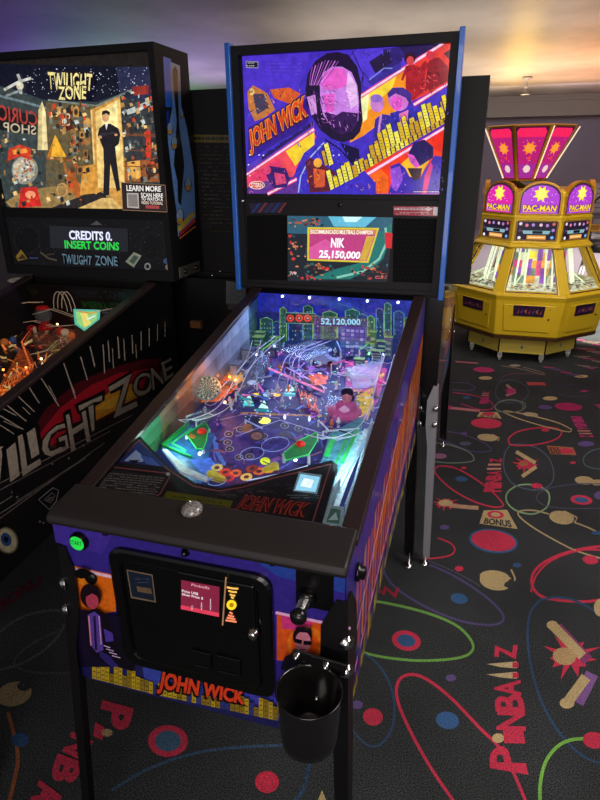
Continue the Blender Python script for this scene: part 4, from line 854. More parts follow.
# red figures, upper right: plain silhouettes
def fig(z, pts, c): A.poly([z(*q) for q in pts], c)
fig(z7, [(262, 330), (262, 210), (250, 240), (240, 235), (262, 170), (290, 160), (330, 175), (352, 145), (372, 160), (352, 200), (352, 285), (300, 330)], (176, 30, 44))
fig(z7, [(352, 290), (366, 160), (380, 130), (420, 130), (460, 170), (466, 235), (400, 275)], (150, 24, 40)); A.ell(*z7(282, 135), 12, 13, (54, 16, 40)); A.ell(*z7(284, 145), 8, 10, (224, 70, 80)); A.ell(*z7(378, 120), 9, 10, (214, 50, 70))
for k in range(18): X, Y = z7(rb.uniform(268, 450), rb.uniform(175, 290)); A.strip([(X, Y), (X+rb.uniform(3, 9), Y+rb.uniform(-8, 8))], rb.uniform(1, 3), rb.choice([(60, 12, 36), (236, 80, 84), (90, 14, 34)]))
fig(z7, [(440, 110), (495, 80), (492, 160), (470, 140)], (90, 20, 50))
# two men in suits, plain heads
fig(z7, [(110, 500), (118, 420), (150, 395), (185, 400), (200, 470), (160, 530), (130, 545)], (60, 44, 150)); A.ell(*z7(128, 345), 15, 19, (206, 130, 206)); A.ell(*z7(124, 322), 13, 9, (150, 110, 210)); fig(z7, [(140, 400), (152, 396), (140, 480), (126, 510)], (220, 150, 220))
fig(z7, [(180, 470), (190, 390), (240, 380), (290, 365), (340, 400), (350, 440), (250, 490), (210, 500)], (52, 46, 170)); A.ell(*z7(228, 325), 22, 26, (214, 120, 214), -15); fig(z7, [(175, 300), (200, 272), (250, 270), (290, 300), (286, 360), (264, 320), (215, 298), (182, 320)], (70, 44, 140)); A.ell(*z7(220, 345), 12, 15, (230, 84, 200)); fig(z7, [(230, 395), (275, 375), (270, 440), (245, 470)], (240, 120, 190))
# central head: a plain faceted head without features
fig(z6, [(275, 770), (262, 660), (300, 580), (400, 500), (470, 520), (565, 640), (640, 720), (640, 775)], (64, 48, 196)); fig(z6, [(470, 530), (560, 560), (565, 660), (520, 620)], (24, 14, 60)); A.strip(P6((275, 765), (285, 690), (330, 600), (395, 530)), 3, (170, 190, 255)); A.strip(P6((400, 515), (470, 560), (540, 640)), 3, (20, 12, 50))
def fc(X, Y): return (X, Y)
A.poly([(183, 150), (188, 115), (204, 88), (228, 72), (250, 68), (274, 74), (294, 100), (303, 140), (302, 170), (306, 215), (300, 240), (285, 256), (262, 262), (240, 255), (215, 236), (196, 205), (186, 180)], (32, 16, 54))
A.poly([(214, 140), (222, 112), (240, 100), (262, 100), (282, 112), (294, 140), (298, 175), (296, 215), (282, 238), (262, 244), (238, 228), (222, 205), (215, 178)], (206, 132, 232))
A.poly([(216, 140), (226, 112), (248, 102), (268, 106), (276, 140), (250, 148), (228, 150)], (236, 96, 206)); A.poly([(274, 110), (292, 138), (296, 180), (280, 190), (270, 150)], (236, 190, 246)); A.poly([(219, 160), (246, 158), (244, 196), (228, 200)], (226, 90, 200)); A.poly([(222, 196), (250, 204), (262, 196), (296, 200), (294, 222), (280, 240), (260, 246), (238, 232)], (54, 24, 84)); A.poly([(186, 165), (204, 160), (208, 200), (196, 204)], (216, 150, 226))
for k in range(60):
    X, Y = rb.uniform(216, 246), rb.uniform(140, 225); A.strip([(X, Y), (X+rb.uniform(2, 9), Y+rb.uniform(-2, 6))], rb.uniform(.6, 1.6), rb.choice([(170, 70, 190), (120, 50, 150), (240, 150, 240)]))
for k in range(26): X, Y = rb.uniform(262, 296), rb.uniform(150, 205); A.strip([(X, Y), (X+rb.uniform(2, 7), Y+rb.uniform(0, 6))], rb.uniform(.5, 1.2), rb.choice([(200, 110, 220), (250, 220, 255)]))
for k in range(40): X, Y = rb.uniform(190, 222), rb.uniform(150, 240); A.strip([(X, Y), (X+rb.uniform(-2, 5), Y+rb.uniform(4, 12))], rb.uniform(.8, 1.6), rb.choice([(90, 40, 130), (20, 8, 40), (150, 80, 190)]))
for k in range(30): X, Y = rb.uniform(160, 290), rb.uniform(262, 366); A.strip([(X, Y), (X+rb.uniform(-6, 10), Y+rb.uniform(-12, 12))], rb.uniform(.8, 2), rb.choice([(40, 26, 130), (100, 90, 230), (20, 12, 60)]))
for k in range(9): A.strip([(198+k*7, 92-k*1.5+2*abs(k-4)), (194+k*5, 118), (192+k*3, 140)], 1.6, [(150, 70, 180), (220, 130, 230)][k % 2])
for k in range(16): X = 226+rb.uniform(0, 66); Y = 212+rb.uniform(0, 24); A.strip([(X, Y), (X+2, Y+7)], 1.5, rb.choice([(200, 130, 220), (20, 10, 40)]))
# figures lower right, upper left and lower left
fig(z7, [(180, 770), (200, 700), (190, 640), (230, 625), (260, 650), (280, 690), (330, 700), (350, 660), (400, 590), (450, 600), (464, 770)], (62, 40, 176)); fig(z7, [(275, 580), (300, 530), (350, 515), (392, 550), (392, 600), (330, 640), (285, 610)], (38, 22, 92)); fig(z7, [(270, 580), (300, 590), (330, 640), (310, 650), (282, 620)], (226, 90, 210)); fig(z7, [(350, 690), (380, 620), (390, 640), (360, 770), (340, 770)], (220, 50, 130)); fig(z7, [(190, 655), (235, 640), (250, 700), (220, 760), (195, 740)], (150, 80, 220))
fig(z7, [(270, 650), (340, 650), (330, 700), (300, 710)], (60, 36, 50))
fig(z6, [(40, 370), (35, 290), (60, 260), (100, 280), (130, 300), (165, 375), (120, 410), (70, 430)], (196, 120, 60)); fig(z6, [(60, 300), (110, 300), (140, 360), (80, 400)], (70, 60, 90)); fig(z6, [(140, 280), (230, 270), (285, 300), (240, 350), (160, 320)], (216, 90, 40)); A.ell(*z6(55, 290), 6, 8, (240, 200, 120))
for k in range(26): X, Y = z6(rb.uniform(45, 150), rb.uniform(280, 400)); A.strip([(X, Y), (X+rb.uniform(-5, 7), Y+rb.uniform(-8, 8))], 1.8, rb.choice([(40, 20, 50), (240, 170, 80), (90, 110, 150), (190, 60, 50)]))
fig(z6, [(110, 650), (140, 640), (215, 650), (235, 700), (220, 740), (160, 745), (130, 700)], (60, 30, 110)); fig(z6, [(160, 670), (210, 680), (220, 720), (170, 730)], (220, 70, 120)); A.ell(*z6(128, 660), 8, 9, (230, 70, 120))
fig(z6, [(305, 620), (330, 600), (400, 640), (450, 670), (420, 760), (330, 765), (320, 700)], (96, 30, 50)); A.ell(*z6(366, 625), 9, 10, (240, 170, 60)); fig(z6, [(345, 650), (400, 660), (400, 740), (350, 740)], (220, 90, 50))
for k in range(20): X, Y = z6(rb.uniform(310, 440), rb.uniform(640, 760)); A.strip([(X, Y), (X+rb.uniform(-5, 7), Y+rb.uniform(-8, 8))], 2, rb.choice([(30, 14, 40), (250, 140, 60), (70, 20, 60)]))
# yellow city along the band
def city(z, x0, y0, x1, y1, n, hmin, hmax, w):
    for i in range(n):
        t = (i+.5)/n; X = x0+(x1-x0)*t; Y = y0+(y1-y0)*t; h = rb.uniform(hmin, hmax); c = rb.choice([(250, 222, 40), (226, 190, 40), (250, 240, 90), (206, 160, 36)])
        A.poly([z(X-w*.55-3, Y+2), z(X+w*.55, Y-w*.5), z(X+w*.55-h*.25, Y-h-w*.4), z(X-w*.55-h*.25-3, Y-h)], (60, 34, 80)); A.poly([z(X-w*.42, Y), z(X+w*.42, Y-w*.5), z(X+w*.42-h*.25, Y-h-w*.35), z(X-w*.42-h*.25, Y-h)], c)
        for k in range(1, int(h//14)): A.strip([z(X-w*.3-k*3.5, Y-k*14), z(X+w*.3-k*3.5, Y-k*14-3)], 1, (130, 90, 40))
city(z7, -90, 760, 470, 432, 27, 40, 105, 26); city(z7, 100, 610, 475, 400, 16, 50, 110, 22); city(z6, 425, 760, 560, 690, 6, 40, 90, 22); city(z6, 400, 640, 440, 640, 2, 60, 110, 22)
def hatch(z, x0, y0, x1, y1, n, cs, lo=4, hi=16, w=1.4):
    for _ in range(n):
        X, Y = rb.uniform(x0, x1), rb.uniform(y0, y1); a_ = rb.uniform(.6, 2.4); l = rb.uniform(lo, hi); A.strip([z(X, Y), z(X+l*math.cos(a_)*.6+2, Y+l*.5*math.sin(a_)), z(X+l*math.cos(a_), Y+l*math.sin(a_))], rb.uniform(.5, 1)*w, rb.choice(cs))
hatch(z7, 185, 390, 335, 440, 34, [(24, 20, 90), (96, 90, 220), (20, 14, 60)]); hatch(z7, 112, 410, 190, 520, 24, [(30, 20, 80), (140, 100, 220)]); hatch(z7, 200, 290, 252, 365, 18, [(150, 60, 180), (250, 170, 240)], 3, 10)
hatch(z7, 390, 600, 460, 765, 40, [(24, 14, 80), (110, 80, 230), (20, 10, 50)]); hatch(z7, 190, 650, 260, 765, 26, [(60, 30, 130), (200, 130, 240)]); hatch(z7, 285, 540, 390, 620, 22, [(18, 10, 50), (90, 60, 160)]); hatch(z7, 0, 700, 170, 768, 26, [(90, 20, 30), (250, 170, 50), (60, 20, 50)]); hatch(z7, 262, 160, 460, 300, 44, [(50, 10, 34), (240, 100, 96), (100, 16, 36)])
hatch(z7, 60, 90, 260, 160, 26, [(40, 26, 90), (110, 90, 230)]); hatch(z7, 300, 350, 480, 420, 20, [(40, 30, 140), (100, 80, 230)]); hatch(z6, 30, 640, 250, 765, 50, [(60, 16, 60), (240, 120, 150), (110, 40, 140), (30, 14, 60)]); hatch(z6, 270, 560, 330, 765, 26, [(30, 24, 110), (110, 110, 240)]); hatch(z6, 130, 270, 290, 340, 30, [(80, 24, 40), (250, 150, 70)]); hatch(z6, 400, 520, 560, 640, 34, [(30, 20, 110), (104, 90, 236), (14, 8, 40)])
hatch(z6, 20, 170, 300, 270, 30, [(84, 56, 214), (64, 40, 180)]); hatch(z6, 180, 440, 330, 480, 14, [(40, 24, 100)])
# lettering
q_ = P6((52, 584), (322, 424), (306, 312), (40, 480)); A.text('JOHN WICK', q_, (252, 160, 50), .07, (60, 8, 40), .06)
q2 = P6((52, 584), (322, 424), (314, 368), (46, 532)); A.k += .0001
gv, gf = glyphs('JOHN WICK', .03); A.quadmap(gv, gf, q_, (232, 70, 36))
for i in range(26): A.strip([z6(60+i*10.2, 574-i*6.1), z6(52+i*10.2, 484-i*6.2)], .9, (90, 16, 40))
A.poly(P6((28, 145), (86, 148), (86, 180), (28, 178)), (150, 150, 170)); A.poly(P6((31, 149), (83, 152), (83, 176), (31, 174)), (30, 26, 44)); A.scribble(56, 89, 80, 101, 2, (190, 190, 200), 2)
A.ell(*z6(80, 730), 17, 9, (252, 230, 220)); A.ell(*z6(80, 730), 15.5, 7.6, (214, 40, 30)); A.text('STERN', P6((52, 740), (108, 741), (108, 720), (52, 719)), (250, 240, 230), .02)
A.scribble(415, 366, 472, 370, 1, (250, 220, 210), 1.4, 0, .95); A.scribble(105, 90, 175, 120, 4, (96, 74, 214), 1.6)
for X, Y in ((46, 588), (90, 588), (110, 590), (440, 590), (466, 588), (40, 634), (46, 686)): A.ell(*z6(X, Y), 1.6, 1.6, (250, 240, 255), n=8)
bgo = A.build('backglass', 'artlit', bb)
# ---- speaker panel
SP = PY(YB+.006); p0 = SP.at((245, 199)); p1 = SP.at((441, 285)); m = MB(); m.box(-HB+.034, HB-.034, YB+.008, YB+.021, ZB0+.012, p0.z); sp_ = m.build('speaker_panel', 'black', bb)
for quad, gx, gy, dx_, rr_, cc in (([(100, 76), (188, 75), (187, 215), (103, 213)], 108, 84, 7.8, 1.1, (20, 20, 22)), ([(415, 82), (520, 84), (512, 222), (413, 218)], 420, 92, 9.4, 1.5, (30, 30, 32))):
    A = Art(PY(YB+.0078), (200, 180, .46667), .000005); A.poly(quad, (7, 7, 8))
    for r_ in range(13):
        for c_ in range(10): A.ell(gx+c_*dx_+(r_ % 2)*dx_/2, gy+r_*9.8, rr_, rr_, cc, n=6)
    A.build('speaker_grille', 'artmatte', sp_)
A = Art(PY(YB+.0077), (200, 180, .46667), start=.0009); A.poly([(104, 50), (182, 48), (176, 70), (110, 70)], (34, 30, 66))
for k in range(5): A.strip([(112+k*14, 70), (128+k*14, 49)], 3, [(40, 70, 150), (170, 50, 50), (60, 44, 110)][k % 3])
A.build('panel_decal', 'art', sp_)
A = Art(PY(YB+.0077), (280, 205, .28333), start=.0009); A.poly([(400, 4), (572, 6), (570, 40), (401, 36)], (178, 34, 62)); A.poly([(404, 10), (520, 10), (520, 5), (540, 14), (520, 22), (520, 18), (404, 17)], (240, 220, 224)); A.scribble(408, 11, 512, 16, 1, (150, 30, 50), 3.5); A.scribble(408, 24, 530, 34, 2, (230, 170, 180), 2); A.poly([(542, 8), (568, 9), (566, 38), (540, 36)], (226, 222, 224)); A.build('red_sticker', 'art', sp_)
# screen
A = Art(PY(YB+.0055), (280, 205, .28333), .00003, .0002)
A.poly([(26, 38), (398, 44), (380, 272), (28, 268)], (28, 34, 42)); A.poly([(26, 38), (398, 44), (392, 110), (26, 100)], (44, 90, 112)); A.poly([(170, 40), (340, 43), (300, 78), (190, 76)], (96, 180, 206)); A.poly([(220, 41), (290, 42), (270, 60), (230, 60)], (200, 240, 240))
A.poly([(330, 120), (396, 60), (394, 120), (360, 200), (250, 262), (100, 262), (200, 225), (300, 200)], (30, 110, 104)); A.strip([(372, 80), (378, 130), (350, 190), (290, 236), (200, 256)], 8, (130, 190, 170)); A.strip([(388, 120), (366, 190), (320, 236), (250, 262)], 5, (20, 50, 60)); A.poly([(370, 96), (397, 100), (394, 154), (372, 150)], (196, 30, 40))
rs = random.Random(4)
for k in range(150):
    X, Y = rs.choice([(rs.uniform(28, 98), rs.uniform(90, 262)), (rs.uniform(95, 200), rs.uniform(205, 264)), (rs.uniform(250, 380), rs.uniform(205, 262)), (rs.uniform(28, 150), rs.uniform(48, 76))]); A.ell(X, Y, rs.uniform(2, 8), rs.uniform(2, 6), rs.choice([(90, 40, 40), (150, 90, 50), (60, 80, 80), (190, 120, 80), (40, 90, 100), (196, 50, 50), (20, 30, 40)]), n=7)
A.poly([(97, 78), (350, 81), (312, 204), (96, 196)], (206, 190, 50)); A.poly([(104, 84), (342, 87), (306, 198), (102, 190)], (180, 60, 120)); A.poly([(104, 84), (342, 87), (338, 104), (103, 102)], (196, 120, 70)); A.poly([(306, 110), (332, 110), (304, 196), (280, 195)], (200, 160, 60)); A.poly([(104, 150), (160, 120), (240, 170), (180, 190), (102, 189)], (206, 84, 150))
A.text('EXCOMMUNICADO MULTIBALL CHAMPION', [(108, 101), (326, 104), (328, 90), (108, 87)], (250, 246, 236), .02); A.text('NIK', [(180, 148), (226, 149), (228, 119), (182, 118)], (250, 246, 250), .04); A.text('25,150,000', [(138, 190), (280, 194), (284, 166), (140, 160)], (250, 246, 250), .04)
A.text('7/9', [(34, 246), (58, 247), (58, 236), (34, 235)], (220, 220, 220)); A.scribble(338, 248, 378, 262, 2, (200, 90, 90), 3)
A.build('score_screen', 'screen', sp_)
p = SP.at((213/2.143+200-.4, 205)); m = MB(); 
c_ = PY(YB+.006).at((340, 205)); m.lathe(c_, (0, -1, 0), [(.007, -.004), (.007, .003), (.002, .004)], 12); m.build('backbox_lock', 'blackgloss', bb, smooth=True)
c_ = PY(YB).at((242.5, 201)); m = MB(); m.ball(c_, .006, 10, (220, 220, 220)); m.build('latch_knob', 'chrome', bb, smooth=True)

# ---- cup holder hung on the front right leg
CHm = mat_plain('smoked_black_cup', (20, 18, 18), .18, coat=.5)
ch = thing('cup_holder', 'empty black cup holder bolted at the near right leg of the front machine', 'cup holder', (.243, -.09, .55))
cpos = PY(-.095).at((309, 690)); cxx, czz = cpos.x, cpos.z
m = MB(); m.lathe((cxx, -.095, czz-.117), (0, 0, 1), [(.045, 0), (.049, .004), (.051, .02), (.0555, .110), (.058, .116), (.0565, .118), (.054, .113), (.049, .02), (.02, .008), (.001, .008)], 30, caps=False)
m.lathe((cxx, -.095, czz-.117), (0, 0, 1), [(.001, 0), (.040, 0)], 30, caps=False); cup = m.build('cup', CHm, ch, smooth=True)
m = MB(); m.prism([(cxx-.052, -.036, czz+.004), (cxx+.050, -.036, czz-.006), (cxx+.054, -.036, czz+.014), (cxx-.044, -.036, czz+.024)], (0, -.004, 0)); m.box(cxx-.012, cxx+.012, -.042, -.037, czz-.11, czz+.02); m.build('bracket', 'legblack', ch, bevel=.001)
for dx, dz in ((-.038, .013), (.016, .006), (.0, -.075)): bolt(ch, (cxx+dx, -.040, czz+dz), (0, -1, 0), .006)

# ================================================================ MACHINE 2 : the older machine on the left
T = thing('pinball_machine', 'older black pinball machine at left, warm lit curio-room backglass, grey lettering on its side', 'pinball machine', (-.97, .6, 0), 'pinball machines in the arcade')
TX0, TX1 = -1.25, -.69
cabinet_shell(T, TX0, TX1, 0, YR, .5255, .628, .936, SL)
for xa, xb in ((TX0-.008, TX0+.026), (TX1-.026, TX1+.008)): rail(T, xa, xb, .06, 1.118, ZR, SL, h=.014)
m = MB(); m.prism([(TX0-.015, y, z) for y, z in prof], (TX1-TX0+.03, 0, 0)); m.build('lock_bar', 'lockbar', T, bevel=.006)
for sx, cx in ((-1, TX0), (1, TX1)):
    leg(T, cx, 0, sx, -1, .872, 'legblack'); leg(T, cx, YR, sx, 1, .815, 'legblack', .022)
# side print
A = Art(PX(TX1+.0006), (0, 260, .375), .00005)
xs_ = TX1+.0007
A.add([(xs_, .002, zb_(0)), (xs_, 1.248, zb_(1.248)), (xs_, 1.248, zt_(1.248)), (xs_, .002, zt_(0))], [(0, 1, 2, 3)], (11, 10, 12)); A.k = .0009
A.poly([(70, 480), (120, 400), (200, 330), (290, 290), (380, 265), (440, 262), (440, 320), (330, 400), (220, 448), (120, 520)], (66, 12, 20)); A.poly([(100, 470), (160, 395), (240, 335), (320, 300), (400, 290), (380, 340), (300, 400), (220, 440), (130, 500)], (134, 18, 30))
A.poly([(222, 445), (262, 380), (300, 345), (352, 330), (372, 350), (360, 375), (300, 405)], (176, 120, 30)); A.poly([(250, 400), (300, 365), (350, 348), (360, 360), (300, 395)], (196, 150, 40))
for a_, b_, w in (((170, 275), (202, 370), 3), ((215, 258), (233, 320), 3), ((240, 230), (253, 285), 3.5), ((110, 315), (157, 390), 3), ((78, 340), (105, 382), 3), ((186, 320), (200, 355), 2), ((275, 225), (279, 302), 3), ((288, 215), (292, 272), 3), ((314, 205), (318, 262), 3.5), ((330, 210), (333, 268), 2.5), ((352, 200), (354, 250), 2.5), ((376, 190), (377, 240), 2.5), ((398, 182), (398, 230), 2.5), ((420, 172), (420, 215), 2), ((440, 165), (440, 205), 2), ((0, 392), (44, 415), 3), ((8, 378), (70, 430), 3), ((45, 360), (92, 405), 3), ((0, 415), (62, 452), 3), ((0, 440), (40, 465), 2.5), ((130, 335), (150, 372), 2), ((10, 430), (50, 448), 2), ((60, 392), (80, 412), 2), ((-60, 430), (-10, 460), 3), ((-90, 470), (-30, 500), 3), ((362, 225), (364, 262), 2), ((300, 235), (303, 290), 2)):
    A.strip([a_, b_], w, (150, 140, 128))
LT = (142, 132, 118)
for ch, q in (('W', [(-70, 645), (22, 590), (8, 498), (-84, 540)]), ('I', [(30, 590), (50, 578), (40, 492), (20, 506)]), ('L', [(62, 572), (108, 542), (96, 450), (48, 470)]), ('I', [(86, 528), (103, 520), (92, 452), (74, 462)]), ('G', [(120, 538), (190, 497), (180, 430), (108, 468)]), ('H', [(192, 510), (240, 480), (226, 393), (176, 415)]), ('T', [(232, 468), (266, 448), (272, 362), (210, 390)]), ('Z', [(304, 420), (366, 386), (350, 304), (288, 342)]), ('O', [(360, 370), (410, 345), (406, 292), (354, 312)]), ('N', [(408, 346), (438, 328), (432, 276), (402, 290)]), ('E', [(440, 323), (463, 306), (456, 260), (430, 274)])):
    A.text(ch, q, LT, .012, (10, 8, 10), .06, wob=.035)
A.z = (0, 380, .275)
for a_, b_, w in (((0, 375), (480, 128), 2.5), ((0, 400), (400, 186), 2), ((0, 450), (45, 422), 2.5), ((0, 486), (310, 285), 3), ((0, 503), (380, 228), 2.5), ((60, 440), (330, 268), 1.6), ((-120, 540), (0, 486), 3)): A.strip([a_, b_], w, (120, 114, 108))
A.strip([(140, 435), (192, 392), (213, 402), (205, 440), (180, 472)], 3, (150, 148, 150), True); A.strip([(160, 436), (190, 410), (200, 420), (184, 446)], 3, (120, 118, 122), True); A.scribble(168, 424, 196, 440, 2, (130, 130, 134), 4)
A.ell(25, 583, 40, 50, (120, 112, 84), -20); A.ell(25, 583, 34, 44, (190, 182, 150), -20); A.ell(22, 580, 19, 25, (40, 80, 140), -20); A.ell(22, 580, 9, 12, (10, 14, 24), -20); A.strip([(-10, 545), (20, 530), (62, 548)], 5, (30, 24, 22))
for X, Y in ((303, 238), (190, 305), (145, 515), (158, 520), (250, 285)): A.ell(X, Y, 4, 4, (130, 120, 110), n=8)
A.build('side_artwork', 'art', T)
# playfield and its toys
A = Art(PF, (0, 270, .21667), .00005, .0003); A.lim = (TX0+.02, TX1-.02, 1.085)
A.add([(TX0+.02, .03, pz(.03)), (TX1-.02, .03, pz(.03)), (TX1-.02, 1.11, pz(1.11)), (TX0+.02, 1.11, pz(1.11))], [(0, 1, 2, 3)], (26, 14, 12))
rt = random.Random(8)
A.poly([(-60, 240), (60, 225), (110, 330), (160, 430), (130, 520), (-60, 640)], (120, 52, 22)); A.poly([(140, 300), (260, 240), (400, 230), (470, 290), (300, 400), (190, 440)], (60, 36, 26))
for k in range(170):
    X, Y = rt.uniform(-60, 330), rt.uniform(180, 600); a_ = rt.uniform(0, 3.1); l = rt.uniform(8, 34)
    c = rt.choice([(214, 96, 34), (236, 130, 50), (90, 30, 20), (30, 14, 14), (200, 170, 110), (60, 60, 90), (170, 40, 30), (20, 12, 12)]) if Y > 250+X*.5 or X < 60 else rt.choice([(60, 30, 22), (20, 12, 12), (110, 60, 40), (130, 100, 60), (90, 20, 20)])
    A.strip([(X-l*math.cos(a_), Y-l*math.sin(a_)), (X, Y+rt.uniform(-4, 4)), (X+l*math.cos(a_), Y+l*math.sin(a_))], rt.uniform(3, 10), c)
A.strip([(62, 240), (100, 330), (140, 440)], 8, (236, 110, 60))
for k in range(14): X = -30+k*14; A.strip([(X, 560-k*9), (X+10, 540-k*9), (X+14, 562-k*9)], 4, (236, 120, 60))
A.build('playfield', 'pfwarm', T)
def T3(X, Y, h=0.):
    p = PF.at((X*.21667, 270+Y*.21667), h)
    if p.y > 1.06: p = PY(1.04).at((X*.21667, 270+Y*.21667)); p.z = max(p.z, pz(1.04)+.002)
    p.x = min(p.x, TX1-.04); return p
p = PY(1.04).at((44, 318)); p.z = pz(1.04)+.012; t = MB()
t.lathe((p.x, p.y, p.z), (0, 0, 1), [(.026, 0), (.026, .014), (.016, .02), (.016, .03)], 18, (150, 20, 24)); gm = t.build('gumball_toy', 'pftoy', T, smooth=True)
t = MB(); t.ball((p.x, p.y, p.z+.056), .032, 18); t.build('globe', 'ramp', gm, smooth=True)
t = MB(); t.lathe((p.x, p.y, p.z+.080), (0, 0, 1), [(.022, 0), (.025, .004), (.020, .010), (.004, .012)], 18, (176, 24, 28)); t.build('lid', 'pftoy', gm, smooth=True)
for k in range(3):
    c_ = PY(1.02+.01*k).at((76-k*1.5, 312)); pts = [Vector((c_.x-.03+.03*math.cos(t*.3)-.012*k, c_.y, c_.z+.0+.075*math.sin(t*.3)*1.0)) for t in range(0, 11)]
    t = MB(); t.tube(pts, .0016, 6, (190, 170, 150)); t.build('wire_loop', 'pftoy', T, smooth=True)
A = Art(PF, (0, 270, .21667), .00005, .030)
c0 = PY(.93).at((86, 330)); t = MB(); t.box(c0.x-.05, c0.x+.045, c0.y, c0.y+.012, pz(.93), c0.z+.01, (40, 44, 40)); sg = t.build('lit_sign', 'pftoy', T)
A = Art(PY(c0.y-.0006), (0, 270, .21667), .00005, 0); A.poly([(338, 180), (462, 184), (460, 235), (390, 282), (345, 250)], (90, 190, 170)); A.poly([(350, 190), (450, 192), (445, 230), (390, 270), (356, 245)], (150, 214, 130)); A.poly([(370, 200), (400, 196), (420, 250), (390, 262)], (236, 224, 120)); A.strip([(360, 190), (420, 200), (452, 190)], 5, (220, 130, 60)); A.strip([(400, 230), (440, 210)], 7, (220, 240, 250)); A.build('sign_print', 'screen', sg)
t = MB()
for X, Y, r, c in ((270, 228, .014, (176, 26, 30)), (135, 205, .016, (150, 16, 20)), (300, 285, .013, (210, 190, 160)), (60, 320, .010, (60, 80, 130)), (20, 330, .012, (200, 110, 50)), (215, 270, .008, (190, 170, 140)), (160, 275, .006, (180, 160, 130)), (330, 300, .012, (220, 110, 50)), (245, 350, .012, (120, 110, 50))):
    t = MB(); p = T3(X, Y, .012); t.lathe((p.x, p.y, pz(p.y)), (0, 0, 1), [(r, 0), (r*1.2, .012), (r*.9, .02), (r*.2, .024)], 14, c); t.build('bumper_cap' if r > .011 else 'post', 'pftoy', T, smooth=True)
for X, Y, h, c in ((55, 168, .03, (255, 220, 150)), (190, 410, .01, (255, 225, 180)), (15, 460, .01, (255, 130, 50)), (120, 450, .01, (255, 120, 60)), (265, 250, .02, (255, 190, 140)), (20, 260, .02, (255, 150, 70))):
    p = T3(X, Y, h); m = MB(); m.ball(p, .004, 8, c); m.build('bulb', 'glow', T)
for pts, h in (([(60, 250), (150, 235), (240, 262), (330, 255)], .03), ([(20, 180), (110, 150), (180, 150)], .05), ([(140, 390), (215, 370), (300, 300)], .02), ([(150, 205), (230, 180), (330, 215), (500, 180)], .04)):
    P_ = [T3(X, Y, h) for X, Y in pts]; t = MB(); t.tube(P_, .0014, 6, (190, 165, 140)); t.tube([v+Vector((.01, .01, 0)) for v in P_], .0014, 6, (190, 165, 140)); t.build('wire_ramp', 'pftoy', T, smooth=True)
m = MB(); m.add([(TX0+.02, .075, zg(.075)), (TX1-.02, .075, zg(.075)), (TX1-.02, 1.115, zg(1.115)), (TX0+.02, 1.115, zg(1.115))], [(0, 1, 2, 3)]); m.build('playfield_glass', mat_glass('old_playfield_glass', (240, 236, 230), .012, .06), T)
A = Art(Plane((0, -SL, 1), (0, 0, ZR-.006)), (0, 270, .21667), .00005, .0); A.ell(80, 47, 48, 14, (150, 140, 130), -4); A.ell(80, 47, 42, 11, (226, 220, 210), -4); A.scribble(56, 43, 104, 52, 2, (120, 110, 110), 2); 
o = A.build('oval_plate', 'art', T)
m = MB(); m.box(TX0+.02, TX1-.02, 1.09, 1.10, pz(1.09), 1.15, (18, 12, 12)); m.build('back_board', 'pftoy', T)
# backbox
BX0, BX1, BZ0, BZ1 = -1.345, -.605, 1.18, 1.94
m = MB(); m.box(BX0, BX1, 1.16, 1.36, BZ0, BZ1); m.box(BX0, BX0+.03, 1.12, 1.161, BZ0, BZ1); m.box(BX1-.022, BX1, 1.12, 1.161, BZ0, BZ1)
m.box(BX0+.03, BX1-.022, 1.12, 1.161, BZ1-.022, BZ1); m.box(BX0+.03, BX1-.022, 1.12, 1.161, BZ0, BZ0+.035); m.box(BX0+.03, BX1-.022, 1.128, 1.161, 1.395, 1.43)
tb_ = m.build('backbox', 'black', T)
m = MB(); m.box(TX0+.03, TX1-.03, 1.122, 1.30, 1.0, BZ0-.001); m.build('backbox_neck', 'black', T)
TG = PY(1.15); A = Art(TG, (0, 30, .4), .00003, .0002); A.lim = (BX0+.031, BX1-.021, 99)
A.add([(BX0+.03, 1.15, 1.43), (BX1-.02, 1.15, 1.43), (BX1-.02, 1.15, 1.918), (BX0+.03, 1.15, 1.918)], [(0, 1, 2, 3)], (30, 26, 24)); A.k = .0006
A.poly([(-60, 85), (378, 92), (418, 458), (30, 445), (-60, 440)], (48, 60, 62)); A.poly([(-60, 85), (378, 92), (386, 165), (300, 160), (240, 180), (110, 175), (40, 150), (-60, 130)], (14, 16, 34)); A.poly([(290, 92), (378, 92), (388, 190), (300, 165)], (40, 42, 72))
for k in range(120): X, Y = rt.uniform(60, 370), rt.uniform(94, 168); A.ell(X, Y, rt.uniform(.7, 1.7), rt.uniform(.7, 1.7), rt.choice([(220, 225, 240), (150, 170, 200)]), n=6)
A.poly([(-60, 130), (30, 150), (120, 190), (120, 400), (40, 440), (-60, 440)], (56, 66, 66)); A.strip([(-20, 160), (60, 180), (130, 200)], 6, (110, 130, 136)); A.strip([(120, 175), (240, 190), (330, 150)], 5, (120, 130, 120)); A.poly([(115, 180), (240, 190), (240, 430), (115, 440)], (96, 84, 56)); A.poly([(300, 170), (388, 180), (410, 380), (312, 380)], (52, 54, 58))
A.poly([(0, 430), (60, 400), (230, 380), (310, 400), (312, 452), (30, 446)], (150, 122, 72)); A.poly([(120, 448), (240, 400), (262, 410), (270, 425), (210, 450)], (40, 34, 34)); A.poly([(180, 452), (255, 420), (305, 420), (305, 454)], (214, 176, 104))
